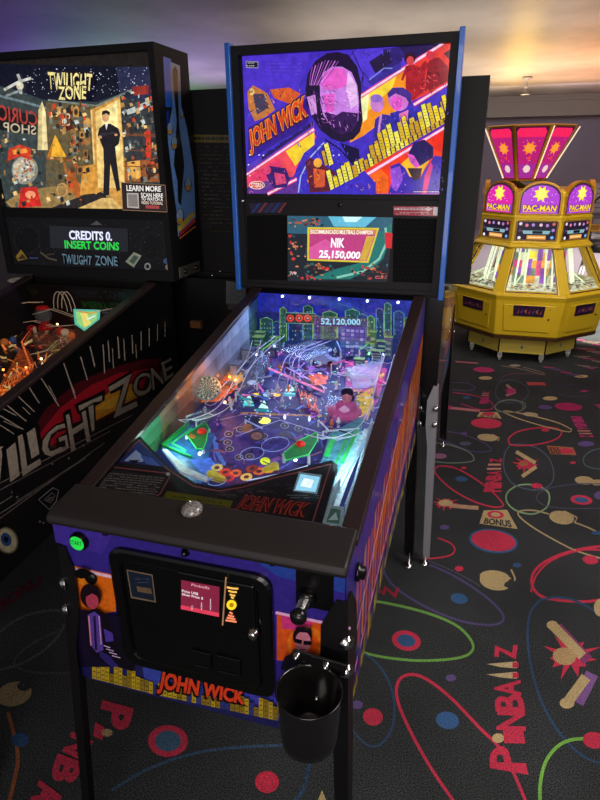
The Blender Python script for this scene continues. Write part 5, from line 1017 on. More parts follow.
# door glow and suited figure (plain)
A.poly([(226, 200), (300, 165), (316, 400), (312, 452), (262, 400), (238, 410)], (206, 150, 70)); A.poly([(238, 205), (300, 170), (312, 395), (245, 395)], (240, 202, 120)); A.poly([(252, 210), (292, 180), (300, 300), (262, 350)], (252, 232, 160)); A.strip([(228, 200), (240, 410)], 4, (236, 200, 130))
A.poly([(244, 262), (248, 246), (262, 234), (276, 234), (296, 246), (301, 262), (297, 285), (288, 292), (292, 330), (301, 400), (292, 404), (276, 335), (273, 412), (258, 416), (260, 340), (258, 296)], (26, 24, 30)); A.ell(264, 217, 9, 13, (216, 160, 110)); A.poly([(254, 214), (256, 203), (266, 200), (275, 205), (274, 214), (266, 208)], (24, 18, 18)); A.strip([(250, 262), (292, 256)], 6, (44, 42, 50)); A.ell(250, 268, 5, 4, (206, 150, 100)); A.ell(290, 262, 4, 3, (206, 150, 100)); A.poly([(262, 234), (270, 234), (266, 250)], (230, 225, 215))
# curios: plain stand-ins of the same colours
A.ell(62, 350, 33, 36, (140, 140, 130)); A.ell(60, 348, 28, 31, (186, 180, 160)); A.poly([(18, 328), (22, 296), (50, 286), (76, 296), (80, 326), (50, 316)], (200, 60, 34)); A.poly([(30, 300), (66, 296), (70, 306), (34, 312)], (250, 150, 60)); A.poly([(46, 445), (52, 395), (92, 392), (104, 440)], (206, 40, 34)); A.ell(76, 412, 13, 10, (240, 150, 110))
for k in range(40): A.ell(62+rt.uniform(-24, 24), 350+rt.uniform(-26, 26), 3, 3, rt.choice([(230, 220, 190), (160, 90, 70), (90, 100, 110), (210, 150, 70)]), n=7)
A.poly([(94, 300), (96, 200), (105, 178), (114, 205), (120, 300)], (206, 186, 130)); A.poly([(105, 178), (114, 205), (118, 300), (106, 300)], (240, 220, 160)); A.poly([(118, 316), (138, 262), (166, 318)], (240, 176, 50)); A.poly([(118, 316), (132, 280), (128, 318)], (190, 120, 30)); A.strip([(116, 320), (182, 326)], 6, (150, 84, 40)); A.strip([(160, 330), (176, 410)], 6, (170, 100, 44)); A.ring(155, 400, 12, 16, 4, (200, 150, 90)); A.ell(185, 385, 12, 36, (170, 90, 34), -20)
A.poly([(150, 198), (180, 196), (182, 250), (158, 252)], (84, 24, 24)); A.text('13', [(156, 240), (176, 240), (176, 208), (154, 208)], (220, 190, 150)); A.poly([(206, 340), (240, 335), (242, 408), (200, 412)], (214, 150, 60)); A.ell(218, 235, 10, 16, (196, 150, 80)); A.ell(218, 275, 9, 14, (150, 110, 60))
A.strip([(10, 150), (46, 130), (78, 120)], 7, (200, 200, 190)); A.strip([(44, 110), (52, 130), (52, 160)], 7, (170, 174, 170)); A.ell(50, 140, 9, 10, (214, 206, 180)); A.strip([(14, 165), (54, 150)], 6, (140, 146, 146))
A.poly([(-60, 185), (90, 215), (92, 262), (-60, 248)], (24, 22, 24)); A.text('CURIO', [(94, 240), (-6, 225), (-8, 185), (92, 206)], (176, 60, 54), .01); A.text('SHOP', [(90, 262), (8, 254), (8, 230), (90, 240)], (196, 180, 150), .01)
A.poly([(304, 205), (340, 190), (368, 178), (376, 186), (350, 202), (312, 214)], (200, 206, 200)); A.poly([(330, 142), (372, 138), (372, 160), (334, 164)], (150, 50, 40)); A.strip([(316, 260), (400, 262)], 4, (110, 70, 50)); A.poly([(312, 330), (408, 318), (412, 380), (312, 380)], (150, 84, 44)); A.poly([(366, 250), (376, 250), (378, 320), (364, 320)], (206, 60, 40)); A.poly([(318, 330), (350, 326), (352, 370), (320, 376)], (230, 170, 80)); A.ell(378, 350, 14, 18, (60, 40, 30))
for k in range(420):
    X, Y = rt.choice([(rt.uniform(-20, 232), rt.uniform(188, 440)), (rt.uniform(305, 400), rt.uniform(150, 376)), (rt.uniform(120, 235), rt.uniform(185, 330))])
    if 222 < X < 305 or (X-62)**2+(Y-350)**2 < 1300 or (114 < X < 170 and 255 < Y < 320) or (X < 100 and 185 < Y < 262) or (94 < X < 122 and Y < 300): continue
    w_, h_ = rt.uniform(2, 7), rt.uniform(2, 9); a_ = rt.uniform(-.3, .3); c = rt.choice([(34, 34, 36), (30, 38, 42), (84, 92, 90), (120, 128, 120), (150, 110, 60), (176, 132, 70), (96, 60, 34), (70, 84, 90), (206, 170, 110), (60, 40, 30), (170, 80, 40)] if rt.random() < .85 else [(240, 200, 130), (210, 70, 40), (200, 210, 200)])
    A.poly([(X-w_, Y-h_*.6), (X+w_*.4, Y-h_+a_*4), (X+w_, Y+h_*.4), (X-w_*.5, Y+h_)], c)
for Y in (262, 300, 340): A.strip([(308, Y), (404, Y+4)], 2.5, (120, 70, 40))
for q in ((190, 205, 12, 26), (205, 262, 10, 18), (188, 300, 12, 20), (214, 310, 9, 22), (200, 350, 12, 22)): A.poly([(q[0]-q[2]*.6, q[1]-q[3]*.5), (q[0]+q[2]*.6, q[1]-q[3]*.45), (q[0]+q[2]*.6, q[1]+q[3]*.5), (q[0]-q[2]*.6, q[1]+q[3]*.5)], rt.choice([(190, 140, 70), (150, 100, 50), (120, 120, 100)])); A.ell(q[0], q[1], q[2]*.4, q[3]*.3, (60, 40, 30))
A.text('TWILIGHT', [(121, 148), (229, 152), (231, 110), (119, 106)], (240, 226, 150), .02, (40, 20, 20), .06, wob=.03); A.text('ZONE', [(147, 174), (214, 172), (216, 140), (145, 142)], (240, 226, 150), .02, (40, 20, 20), .06, wob=.03)
A.build('backglass', 'artwarm', tb_)
A = Art(PY(1.1195), (0, 30, .4), .00003, .0); A.poly([(303, 381), (413, 388), (418, 455), (307, 450)], (40, 28, 26)); A.strip([(303, 381), (413, 388), (418, 455), (307, 450)], 1.6, (140, 110, 80), True)
A.text('LEARN MORE', [(317, 402), (402, 404), (402, 391), (316, 388)], (235, 230, 225), .02); A.poly([(317, 407), (346, 408), (348, 446), (318, 444)], (170, 160, 155)); A.poly([(320, 411), (343, 411), (345, 442), (321, 441)], (120, 112, 108))
A.text('SCAN HERE', [(353, 417), (407, 419), (407, 409), (352, 407)], (230, 225, 220), .02); A.text('TO WATCH A', [(353, 426), (407, 428), (407, 420), (353, 418)], (230, 225, 220), .02); A.text('VIDEO TUTORIAL', [(353, 435), (407, 437), (407, 430), (353, 428)], (220, 200, 180), .02); A.poly([(364, 438), (398, 439), (398, 447), (364, 446)], (150, 60, 60))
A.build('instruction_card', 'screen', tb_)
# dot display panel
A = Art(PY(1.127), (0, 210, .3), .00003, .0002); A.lim = (BX0+.031, BX1-.023, 99); A.add([(BX0+.03, 1.127, 1.215), (BX1-.022, 1.127, 1.215), (BX1-.022, 1.127, 1.395), (BX0+.03, 1.127, 1.395)], [(0, 1, 2, 3)], (14, 13, 16))
A.ell(90, 100, 46, 50, (24, 24, 26)); A.ell(90, 100, 40, 44, (9, 9, 10)); A.ell(508, 122, 42, 48, (24, 24, 26)); A.ell(508, 122, 37, 42, (9, 9, 10))
for k in range(90): A.ell(rt.uniform(30, 570), rt.uniform(34, 180), 1.3, 1.3, (96, 100, 104), n=6)
A.poly([(52, 155), (70, 132), (92, 162), (60, 170)], (150, 120, 40)); A.poly([(58, 165), (74, 146), (88, 162)], (60, 50, 30)); A.scribble(98, 156, 130, 164, 1, (70, 90, 150), 4, 0, 1); A.strip([(134, 140), (160, 160), (190, 168)], 6, (90, 84, 74)); A.strip([(150, 150), (182, 146)], 4, (70, 66, 60)); A.poly([(300, 50), (322, 36), (342, 50)], (90, 90, 94))
A.poly([(418, 172), (446, 140), (472, 152), (446, 192)], (150, 160, 140)); A.poly([(430, 172), (448, 150), (462, 156), (446, 180)], (70, 90, 80)); A.ell(492, 188, 11, 12, (150, 150, 150)); A.ell(492, 188, 6, 7, (20, 20, 24)); A.ell(556, 170, 12, 10, (70, 90, 130)); A.ell(560, 190, 9, 10, (150, 130, 110))
A.text('TWILIGHT', [(208, 178), (304, 184), (306, 154), (206, 146)], (120, 160, 180), .01, (20, 30, 44), .05, wob=.03); A.text('ZONE', [(318, 184), (392, 186), (390, 156), (316, 152)], (120, 160, 180), .01, (20, 30, 44), .05, wob=.03)
pn = A.build('display_panel', mat_art('dim_printed_panel', .25, .3, .8, noise=.2), tb_)
A = Art(PY(1.1255), (0, 210, .3), .00003, .0001); A.poly([(165, 53), (425, 62), (428, 140), (168, 126)], (26, 27, 34)); A.text('CREDITS 0.', [(232, 97), (372, 102), (372, 74), (230, 69)], (225, 230, 255), .03); A.text('INSERT COINS', [(217, 127), (396, 134), (396, 109), (215, 102)], (40, 200, 70), .03); A.build('dot_display', 'screen', pn)
# right side of the backbox
A = Art(PX(BX1+.0004), (140, 40, .3125), .00005, .0002)
A.poly([(74, 52), (100, 62), (104, 215), (82, 215)], (30, 104, 220)); A.poly([(96, 70), (128, 82), (132, 210), (150, 280), (172, 420), (178, 570), (150, 600), (122, 630), (118, 560), (90, 330), (88, 290), (104, 215)], (112, 164, 236)); A.poly([(100, 75), (126, 84), (130, 180), (104, 190)], (150, 156, 160))
A.poly([(104, 95), (112, 84), (120, 96), (122, 180), (126, 280), (136, 350), (142, 400), (136, 470), (132, 530), (122, 520), (120, 450), (108, 400), (112, 350), (118, 260), (108, 160)], (10, 10, 14)); A.poly([(84, 230), (92, 222), (96, 280), (86, 280)], (20, 60, 160))
for X, Y, s_ in ((96, 285, 1), (110, 330, 1.1), (134, 240, .6), (154, 462, 1.2), (128, 566, 1.4)): A.ell(X, Y, 10*s_, 20*s_, (30, 44, 90)); A.ell(X, Y-4, 7.5*s_, 16*s_, (150, 186, 226)); A.ell(X, Y+9*s_, 7*s_, 8*s_, (206, 160, 70))
A.poly([(122, 600), (168, 548), (176, 560), (124, 616)], (220, 190, 40)); A.poly([(124, 618), (176, 568), (178, 582), (126, 630)], (196, 40, 40)); A.strip([(126, 636), (178, 596)], 4, (214, 120, 50))
A.build('side_artwork', 'art', tb_)
A = MB(); A.box(BX1+.0005, BX1+.004, 1.16, 1.33, 1.185, 1.225, (90, 88, 78)); hg = A.build('hinge_plate', mat_plain('worn_hinge_metal', (96, 94, 84), .5, metal=.4), tb_, bevel=.002)
for y, z_ in ((1.2, 1.205), (1.29, 1.205)): bolt(hg, (BX1+.004, y, z_), (1, 0, 0), .008, 'legblack')

# ================================================================ MACHINES 3 and 4 : backs turned to the row in front
def rear_machine(cx, label, side_art):
    r = thing('pinball_machine', label, 'pinball machine', (cx, 1.9, 0), 'pinball machines in the arcade'); x0, x1 = cx-.282, cx+.282; ya, yb = 1.31, 2.44
    m = MB(); m.hexa([(x0, ya, .628), (x1, ya, .628), (x1, yb, .53), (x0, yb, .53)], [(x0, ya, 1.16), (x1, ya, 1.16), (x1, yb, .94), (x0, yb, .94)]); m.build('cabinet', 'blackgloss', r)
    for sx in (-1, 1):
        m = MB(); xe = cx+sx*.29; xi = cx+sx*.262; m.hexa([(min(xi, xe), ya+.1, 1.14), (max(xi, xe), ya+.1, 1.14), (max(xi, xe), yb, .942), (min(xi, xe), yb, .942)], [(min(xi, xe), ya+.1, 1.155), (max(xi, xe), ya+.1, 1.155), (max(xi, xe), yb, .957), (min(xi, xe), yb, .957)]); m.build('side_rail', 'rail', r)
    m = MB(); yo = 1.35 if side_art else 1.38; m.box(cx-.362, cx+.362, yo, yo+.17, 1.175, 1.828); bb_ = m.build('backbox', 'black', r)
    m = MB(); m.box(cx-.27, cx+.27, 1.37, 1.5, 1.135, 1.175); m.build('backbox_neck', 'black', r)
    for sx in (-1, 1):
        leg(r, cx+sx*.282, ya, sx, -1, .80, 'leggrey' if side_art else 'legblack', .026, wf=.46); leg(r, cx+sx*.282, yb, sx, 1, .86, 'legblack', .02)
    return r, bb_
R1, rb1 = rear_machine(.068, 'black-backed pinball machine behind the front one, with a grey rear leg and an orange-blue side', True)
A = MB(); xx = .068+.2825
def sp2(pts, c): A.add([(xx+.0001*len(A.f), y, z_) for y, z_ in pts], [tuple(range(len(pts)))], c)
sp2([(1.32, .635), (2.43, .535), (2.43, .935), (1.32, 1.15)], (86, 76, 84)); sp2([(1.5, .90), (2.43, .72), (2.43, .935), (1.5, 1.10)], (206, 140, 96)); sp2([(1.9, .60), (2.43, .54), (2.43, .70), (1.9, .78)], (92, 120, 160)); sp2([(1.6, .95), (2.1, .80), (2.2, .86), (1.7, 1.06)], (230, 196, 150)); sp2([(2.2, .70), (2.43, .66), (2.43, .80), (2.25, .80)], (214, 90, 60)); sp2([(1.7, .78), (2.2, .68), (2.2, .74), (1.7, .86)], (190, 120, 150)); sp2([(2.3, .84), (2.43, .82), (2.43, .90), (2.3, .92)], (250, 150, 70))
A.build('side_artwork', mat_art('self_lit_side_print', .10, .25, .9, noise=.4, nscale=14, coat=.6), R1)  # emission added to brighten the side print
R2, rb2 = rear_machine(-.712, 'black back of a pinball machine with dim yellow warning text, between the two front machines', False)
A = Art(PY(1.3794), (0, 0, 1), .00005, .0); A.poly([(186, 134.5), (234, 135), (234, 143), (186, 142)], (92, 80, 16)); A.scribble(190, 136.5, 232, 140.5, 1, (30, 26, 10), 3, 0, .9)
for r_ in range(22): A.scribble(190, 146+r_*4, 232, 147+r_*4, 1, (48, 42, 18), 1.0, .02, .75 if r_ % 5 else .3)
A.build('warning_label', 'art', rb2)
A = Art(PY(1.3094), (180, 240, .13333), .00005, .0); A.poly([(345, 305), (495, 335), (492, 460), (470, 480), (345, 478)], (92, 96, 98)); A.poly([(355, 480), (455, 482), (430, 528), (358, 520)], (58, 60, 62))
for k in range(9): A.strip([(372, 330+k*15), (372+rt.uniform(60, 105), 334+k*15)], 2.4, (40, 42, 44))
A.build('paper_label', 'art', R2)
for X, Y in ((221, 271), (213, 275)): p = PY(1.3795).at((X, Y)); bolt(rb2, p, (0, -1, 0), .006, 'chrome', 'latch_screw')
m = MB(); p = PY(1.30).at((197, 324)); m.box(p.x-.025, p.x+.02, p.y-.01, p.y+.01, p.z-.015, p.z+.012, (120, 76, 44)); m.build('warm_tinted_bracket', 'art', R2)  # warm light is painted into the bracket's colour

# ================================================================ COIN PUSHER
CPX, CPY = .872, 4.66
K = thing('coin_pusher_machine', 'tall eight-sided yellow coin pusher arcade machine with magenta and purple lit signs', 'arcade machine', (CPX, CPY, 0))
UX = -.012
def octo(a, z, dx=0.):
    R_ = a/math.cos(math.pi/8); return [Vector((CPX+dx+R_*math.sin(math.pi/8+k*math.pi/4), CPY-R_*math.cos(math.pi/8+k*math.pi/4), z)) for k in range(8)]
def F_(k, a, z, u):      # point on facet k (0 faces the camera aisle), u in -1..1 across
    an = k*math.pi/4; s_ = a*math.tan(math.pi/8); nx, ny = math.sin(an), -math.cos(an); tx, ty = math.cos(an), math.sin(an)
    return Vector((CPX+nx*a+tx*s_*u, CPY+ny*a+ty*s_*u, z))
m = MB(); m.loft([octo(.44, .085), octo(.44, .235)]); base = m.build('base', 'cream', K)
m = MB(); m.loft([octo(.57, .235), octo(.575, .262), octo(.545, .262)]); m.build('skirt_trim', mat_plain('brown_trim', (70, 44, 22), .5), K)
m = MB(); m.loft([octo(.545, .25), octo(.575, .27), octo(.61, .56), octo(.625, .60), octo(.585, .625), octo(.575, .63)]); m.build('lower_body', 'yellow', K, bevel=.006)
for k in range(8):
    a0 = F_(k, .445, .09, -.92), F_(k, .445, .09, .92), F_(k, .445, .225, .92), F_(k, .445, .225, -.92); m = MB(); m.tube([F_(k, .442, .085, 1), F_(k, .442, .235, 1)], .006, 6); m.build('base_corner_trim', 'blackgloss', K)
    vis = k in (0, 1, 7, 2, 6)
    if vis:
        m = MB(); c = [F_(k, .583, .31, -.72), F_(k, .583, .31, .72), F_(k, .606, .53, .78), F_(k, .606, .53, -.78)]
        nn = Vector((math.sin(k*math.pi/4), -math.cos(k*math.pi/4), 0)); m.prism([q-nn*.004 for q in c], nn*.010); dr = m.build('service_door', 'yellow', K, bevel=.004)
        m = MB(); c = [F_(k, .602, .44, -.45), F_(k, .602, .44, .45), F_(k, .607, .525, .47), F_(k, .607, .525, -.47)]; m.prism(c, nn*.006, (40, 22, 50))
        for i in range(7): u = -.36+.11*i; m.prism([F_(k, .6095, .46+.01*(i % 3), u), F_(k, .6095, .46, u+.07), F_(k, .614, .50, u+.08)], nn*.001, [(150, 60, 60), (90, 60, 150), (170, 100, 60)][i % 3])
        m.build('printed_strip', 'art', dr); 
        for u, z_ in ((.62, .50), (.62, .42), (-.6, .52)): bolt(dr, F_(k, .598, z_, u)+nn*.002, nn, .006, 'legblack')
    # window pillars and lit panes
A_ = [F_(k, .6, .6, 0) for k in range(8)]
for k in range(8):
    nn = Vector((math.sin(k*math.pi/4), -math.cos(k*math.pi/4), .35)).normalized()
    m = MB(); lo, hi = .590, .425; za, zb2 = .61, .955
    # pillar at corner between facet k and k+1
    def corner(a, z, k=k): R_ = a/math.cos(math.pi/8); an = math.pi/8+k*math.pi/4; return Vector((CPX+R_*math.sin(an), CPY-R_*math.cos(an), z))
    an = math.pi/8+k*math.pi/4; tx = Vector((math.cos(an), math.sin(an), 0)); nr = Vector((math.sin(an), -math.cos(an), 0))
    for (z0_, a0_, z1_, a1_, w0, w1) in ((za, lo, zb2, hi, .050, .042),):
        b0, b1 = corner(a0_, z0_), corner(a1_, z1_)+Vector((UX, 0, 0)); m.hexa([b0-tx*w0, b0+tx*w0, b0+tx*w0*.8-nr*.05, b0-tx*w0*.8-nr*.05], [b1-tx*w1, b1+tx*w1, b1+tx*w1*.8-nr*.05, b1-tx*w1*.8-nr*.05])
    m.build('window_pillar', 'yellow', K, bevel=.008)
    if k in (0, 1, 2, 6, 7):
        m = MB(); ux = Vector((UX, 0, 0)); m.add([F_(k, .580, .625, -.9), F_(k, .580, .625, .9), F_(k, .420, .945, .9)+ux, F_(k, .420, .945, -.9)+ux], [(0, 1, 2, 3)]); m.build('window_pane', 'glass', K)
        m = MB(); c = [F_(k, .592, .622, -.80), F_(k, .592, .622, .80), F_(k, .436, .945, .74)+ux, F_(k, .436, .945, -.74)+ux]; m.tube(c+[c[0]], .006, 6, (60, 24, 20)); m.build('window_gasket', 'art', K)
m = MB(); m.loft([octo(.45, .94, UX), octo(.46, .955, UX), octo(.44, .975, UX), octo(.42, .985, UX), octo(.42, 1.16, UX), octo(.425, 1.175, UX), octo(.41, 1.185, UX), octo(.405, 1.36, UX), octo(.36, 1.375, UX)]); m.build('upper_body', 'yellow', K, bevel=.006)
# playing deck and lit back panels inside
m = MB(); m.loft([octo(.575, .60), octo(.56, .632)], (196, 206, 180)); dk_ = m.build('play_deck', mat_art('self_lit_deck', .6, .3, .8, noise=.6, nscale=30), K)  # deck glows by emission in place of lighting inside the case
m = MB(); cols = [(206, 60, 110), (120, 70, 170)]
R2_ = .27
core = MB()
for k in range(8):
    for i in range(6):
        for j in range(5):
            u0, u1 = -1+i/3, -1+(i+1)/3; z0_, z1_ = .64+.062*j, .64+.062*(j+1); c = rt.choice([(190, 70, 120), (130, 80, 170), (214, 150, 60), (200, 200, 170), (110, 130, 110)]); core.add([F_(k, R2_, z0_, u0), F_(k, R2_, z0_, u1), F_(k, R2_, z1_, u1), F_(k, R2_, z1_, u0)], [(0, 1, 2, 3)], c)
    st_ = [F_(k, R2_+.003, .87+.05*math.sin(t*.785*1.0)*(1 if t % 2 else .55), .0+.42*math.cos(t*.785)*(1 if t % 2 else .55)*1.0) for t in range(8)]
    core.add(st_, [tuple(range(8))], (250, 214, 60))
core.build('inner_display', mat_art('lit_inner_print', .95, .3, .5, noise=.4, nscale=20), K)
for k in (0, 1, 2, 6, 7):
    t = MB()
    for u in (-.8, -.3, .75): t.tube([F_(k, .36, .635, u), F_(k, .30, .93, u)], .007, 6, (226, 240, 206))
    t.tube([F_(k, .44, .64, -.7), F_(k, .33, .72, -.5), F_(k, .30, .92, -.5)], .006, 6, (200, 220, 180)); t.build('light_tube', mat_art('pale_light_tube', 1.0, .3, .6, noise=.2), K)
    t = MB()
    for i in range(60):
        a_, u = rt.uniform(.36, .55), rt.uniform(-.85, .85); p = F_(k, a_, .634+rt.uniform(0, .012), u); t.lathe(p, (rt.uniform(-.3, .3), rt.uniform(-.3, .3), 1), [(.013, 0), (.013, .003)], 8, rt.choice([(190, 190, 180), (206, 186, 120), (120, 120, 110), (90, 80, 90)]))
    tk = t.build('token_pile', 'pftoy', K); tk['kind'] = 'stuff'
# button panels, arched signs, flared signs
class Facet:
    """local sheet on one facet: (u, v) in metres across and up"""
    def __init__(s, k, a0, z0, a1, z1, dx=0., us=1.): s.dx = dx; s.us = us; s.k, s.a0, s.z0, s.a1, s.z1 = k, a0, z0, a1, z1; s.h = math.hypot(a1-a0, z1-z0)
    def at(s, q, lift=0.):
        u, v = q; u *= s.us; f_ = v/s.h; an = s.k*math.pi/4; n_ = Vector((math.sin(an), -math.cos(an), 0)); tx = Vector((math.cos(an), math.sin(an), 0))
        sl_ = Vector((n_.x*(s.a1-s.a0), n_.y*(s.a1-s.a0), s.z1-s.z0)).normalized(); nr = tx.cross(sl_)*1.0
        if nr.dot(n_) < 0: nr = -nr
        return Vector((CPX+s.dx, CPY, s.z0))+n_*s.a0+tx*u+sl_*v+nr*lift
def star(A, cx, cy, r, c, n=8, r2=.6): A.poly([(cx+(r if i % 2 else r*r2)*math.cos(math.pi*i/n), cy+(r if i % 2 else r*r2)*math.sin(math.pi*i/n)) for i in range(2*n)], c)
for k in (0, 1, 2, 6, 7):
    A = Art(Facet(k, .422, .99, .422, 1.155, UX, .93), (0, 0, 1), .0003, .001)
    A.poly([(-.168, .006), (.168, .006), (.168, .150), (.150, .163), (-.150, .163), (-.168, .150)], (120, 86, 30)); A.poly([(-.155, .016), (.155, .016), (.155, .152), (-.155, .152)], (36, 28, 44))
    A.poly([(-.10, .060), (.10, .060), (.11, .085), (-.11, .085)], (130, 170, 180)); A.poly([(-.03, .062), (.05, .062), (.05, .083), (-.03, .083)], (20, 20, 30)); A.poly([(-.07, .020), (.08, .020), (.08, .05), (-.07, .05)], (220, 150, 70)); A.strip([(-.06, .035), (.07, .035)], .008, (250, 210, 150))
    for u, v, c in ((-.13, .135, (220, 200, 220)), (.13, .135, (200, 90, 90)), (-.13, .03, (236, 226, 230)), (.128, .035, (120, 170, 230)), (-.08, .125, (220, 120, 150)), (-.03, .128, (160, 130, 200)), (.03, .128, (220, 180, 200)), (.08, .125, (170, 120, 190)), (-.13, .085, (80, 60, 80)), (.13, .09, (160, 120, 190))): A.ell(u, v, .013, .012, c, n=12)
    A.build('button_panel', 'screen', K)
    # arch
    m = MB(); fa = Facet(k, .408, 1.19, .408, 1.46, UX, .93); ar = [(-.172, 0), (.172, 0), (.172, .13)]+[(.172*math.cos(t*math.pi/10), .13+.118*math.sin(t*math.pi/10)) for t in range(1, 10)]+[(-.172, .13)]
    m.prism([fa.at(q, -.03) for q in ar], fa.at((0, 0), .01)-fa.at((0, 0), -.03)); ah = m.build('arch_sign', 'gold', K, bevel=.004)
    A = Art(fa, (0, 0, 1), .0003, .0105); ia = lambda f_: [(x_*f_, .012+(y_-.0)*f_*.985) for x_, y_ in ar]
    A.poly(ia(.90), (60, 30, 60)); A.poly(ia(.84), (214, 40, 160) if k in (7, 6) else (170, 60, 200))
    A.poly([(-.14, .02), (.14, .02), (.14, .075), (-.14, .075)], (110, 60, 200)); 
    for i in range(22): A.ell(rt.uniform(-.13, .13), rt.uniform(.09, .20), .0035, .0035, (250, 190, 240), n=6)
    star(A, 0, .155, .062, (250, 226, 40)); A.ell(0, .155, .036, .036, (255, 240, 110)); A.text('PAC-MAN', [(-.125, .032), (.125, .032), (.13, .072), (-.13, .072)], (250, 214, 50), .02, (150, 40, 60), .07); A.strip([(-.13, .026), (.13, .026)], .006, (236, 150, 60))
    A.build('sign_face', 'screen', ah)
for k in (0, 1, 2, 3, 5, 6, 7):
    ff = Facet(k, .155, 1.43, .335, 1.83, -.13); s0, s1 = .155*math.tan(math.pi/8), .335*math.tan(math.pi/8); H_ = ff.h
    m = MB(); m.prism([ff.at(q, -.02) for q in ((-s0, 0), (s0, 0), (s1, H_), (-s1, H_))], ff.at((0, 0), .0)-ff.at((0, 0), -.02)); fsn = m.build('flared_sign', 'gold', K, bevel=.004)
    A = Art(ff, (0, 0, 1), .0003, .0008); w = lambda v, f_: (s0+(s1-s0)*v/H_)*f_-.016
    A.poly([(-w(.012, 1), .012), (w(.012, 1), .012), (w(H_-.012, 1), H_-.012), (-w(H_-.012, 1), H_-.012)], (70, 16, 40))
    A.poly([(-w(.02, .95), .022), (w(.02, .95), .022), (w(H_-.05, .95), H_-.05), (w(H_-.022, .80), H_-.022), (-w(H_-.022, .80), H_-.022), (-w(H_-.05, .95), H_-.05)], (176, 30, 110)); A.poly([(-w(H_-.09, .9), H_-.09), (w(H_-.09, .9), H_-.09), (w(H_-.05, .95), H_-.05), (w(H_-.024, .78), H_-.024), (-w(H_-.024, .78), H_-.024), (-w(H_-.05, .95), H_-.05)], (236, 36, 90))
    A.poly([(-w(.03, .9), .03), (w(.03, .9), .03), (w(.14, .9), .14), (-w(.14, .9), .14)], (150, 40, 140))
    star(A, 0, H_-.175, .055, (240, 120, 40)); A.ell(0, H_-.175, .034, .034, (246, 150, 50)); A.ell(0, .10, .026, .030, (226, 196, 190)); A.poly([(-.012, H_-.25), (.012, H_-.27), (.020, H_-.235)], (230, 60, 50))
    for i in range(14): v = rt.uniform(.05, H_-.1); u = rt.uniform(-.8, .8)*w(v, .8); A.ell(u, v, .003, .003, (240, 150, 190), n=6)
    A.build('sign_face', 'screen', fsn)
DXV = Vector((-.13, 0, 0)); m = MB(); m.loft([octo(.16, 1.365), [v+DXV*.9 for v in octo(.145, 1.43)], [v+DXV for v in octo(.31, 1.815)], [v+DXV for v in octo(.30, 1.83)]]); m.build('sign_core', mat_plain('dark_sign_core', (60, 40, 30), .5), K)
for k in (0, 6, 1):
    m = MB(); m.tube([F_(k, .165, 1.45, 1.06)+DXV, F_(k, .345, 1.82, 1.05)+DXV], .005, 6, (255, 225, 190)); m.build('light_strip', mat_art('warm_light_strip', 1.1, .4, .4, noise=0) if k == 0 else bpy.data.materials['warm_light_strip'], K)
for k in range(8):
    p = F_(k, .40, .0, 1.0); m = MB(); m.lathe((p.x-.011, p.y, .028), (1, 0, 0), [(.018, 0), (.026, .003), (.026, .019), (.018, .022)], 16, (120, 116, 110)); m.box(p.x-.018, p.x+.018, p.y-.012, p.y+.012, .056, .088, (150, 146, 136)); m.box(p.x-.018, p.x-.013, p.y-.012, p.y+.012, .03, .06, (150, 146, 136)); m.box(p.x+.013, p.x+.018, p.y-.012, p.y+.012, .03, .06, (150, 146, 136)); m.build('caster', 'pftoy', K, smooth=False)
for k, n_ in ((7, '5'), (0, '6'), (1, '7')):
    A = Art(Facet(k, .441, .09, .441, .23), (0, 0, 1), .0003, .001); A.ell(0, .05, .020, .022, (226, 214, 150)); A.text(n_, [(-.010, .036), (.010, .036), (.010, .064), (-.010, .064)], (60, 44, 30), .02); A.build('number_decal', 'art', base)

# ================================================================ SPRINKLER, WALL PICTURES, FAR CORNER
sp0 = PY(5.95).at((527, 80)); sx_, sy_ = sp0.x, sp0.y
G = thing('fire_sprinkler', 'small metal fire sprinkler hanging from the ceiling above the yellow machine', 'sprinkler', (sx_, sy_, CEIL-.16))
m = MB(); m.lathe((sx_, sy_, CEIL-.003), (0, 0, -1), [(.045, 0), (.05, .012), (.03, .02), (.014, .022), (.014, .07), (.02, .075), (.02, .09), (.012, .1)], 18, (120, 116, 110)); m.build('escutcheon', 'leggrey', G, smooth=True)
m = MB(); m.lathe((sx_, sy_, CEIL-.145), (0, 0, -1), [(.012, 0), (.045, .006), (.045, .009), (.004, .012)], 18); m.tube([(sx_-.016, sy_, CEIL-.10), (sx_-.024, sy_, CEIL-.12), (sx_-.006, sy_, CEIL-.147)], .004, 6); m.tube([(sx_+.016, sy_, CEIL-.10), (sx_+.024, sy_, CEIL-.12), (sx_+.006, sy_, CEIL-.147)], .004, 6); m.tube([(sx_, sy_, CEIL-.1), (sx_, sy_, CEIL-.147)], .004, 6); m.build('deflector', 'leggrey', G, smooth=True)
def pic(q0, q1, label, inner):
    pl = PY(WALL_Y-.01); a_, b_ = pl.at(q0), pl.at(q1); r = thing('wall_poster', label, 'poster', ((a_.x+b_.x)/2, WALL_Y-.01, b_.z)); m = MB(); x0, x1, z0, z1 = a_.x, b_.x, b_.z, a_.z; w = .02
    m.box(x0, x1, WALL_Y-.03, WALL_Y-.001, z0, z1, (150, 146, 146)); m.build('frame', 'art', r)
    m = MB(); m.add([(x0+w, WALL_Y-.031, z0+w), (x1-w, WALL_Y-.031, z0+w), (x1-w, WALL_Y-.031, z1-w), (x0+w, WALL_Y-.031, z1-w)], [(0, 1, 2, 3)], inner)
    for i in range(5): zz = z1-w-.04-(z1-z0-2*w)*.18*i; m.box(x0+w*2, x1-w*2-.05*(i % 2), WALL_Y-.0325, WALL_Y-.0312, zz-.012, zz, (96, 92, 100))
    m.build('sheet', 'art', r)
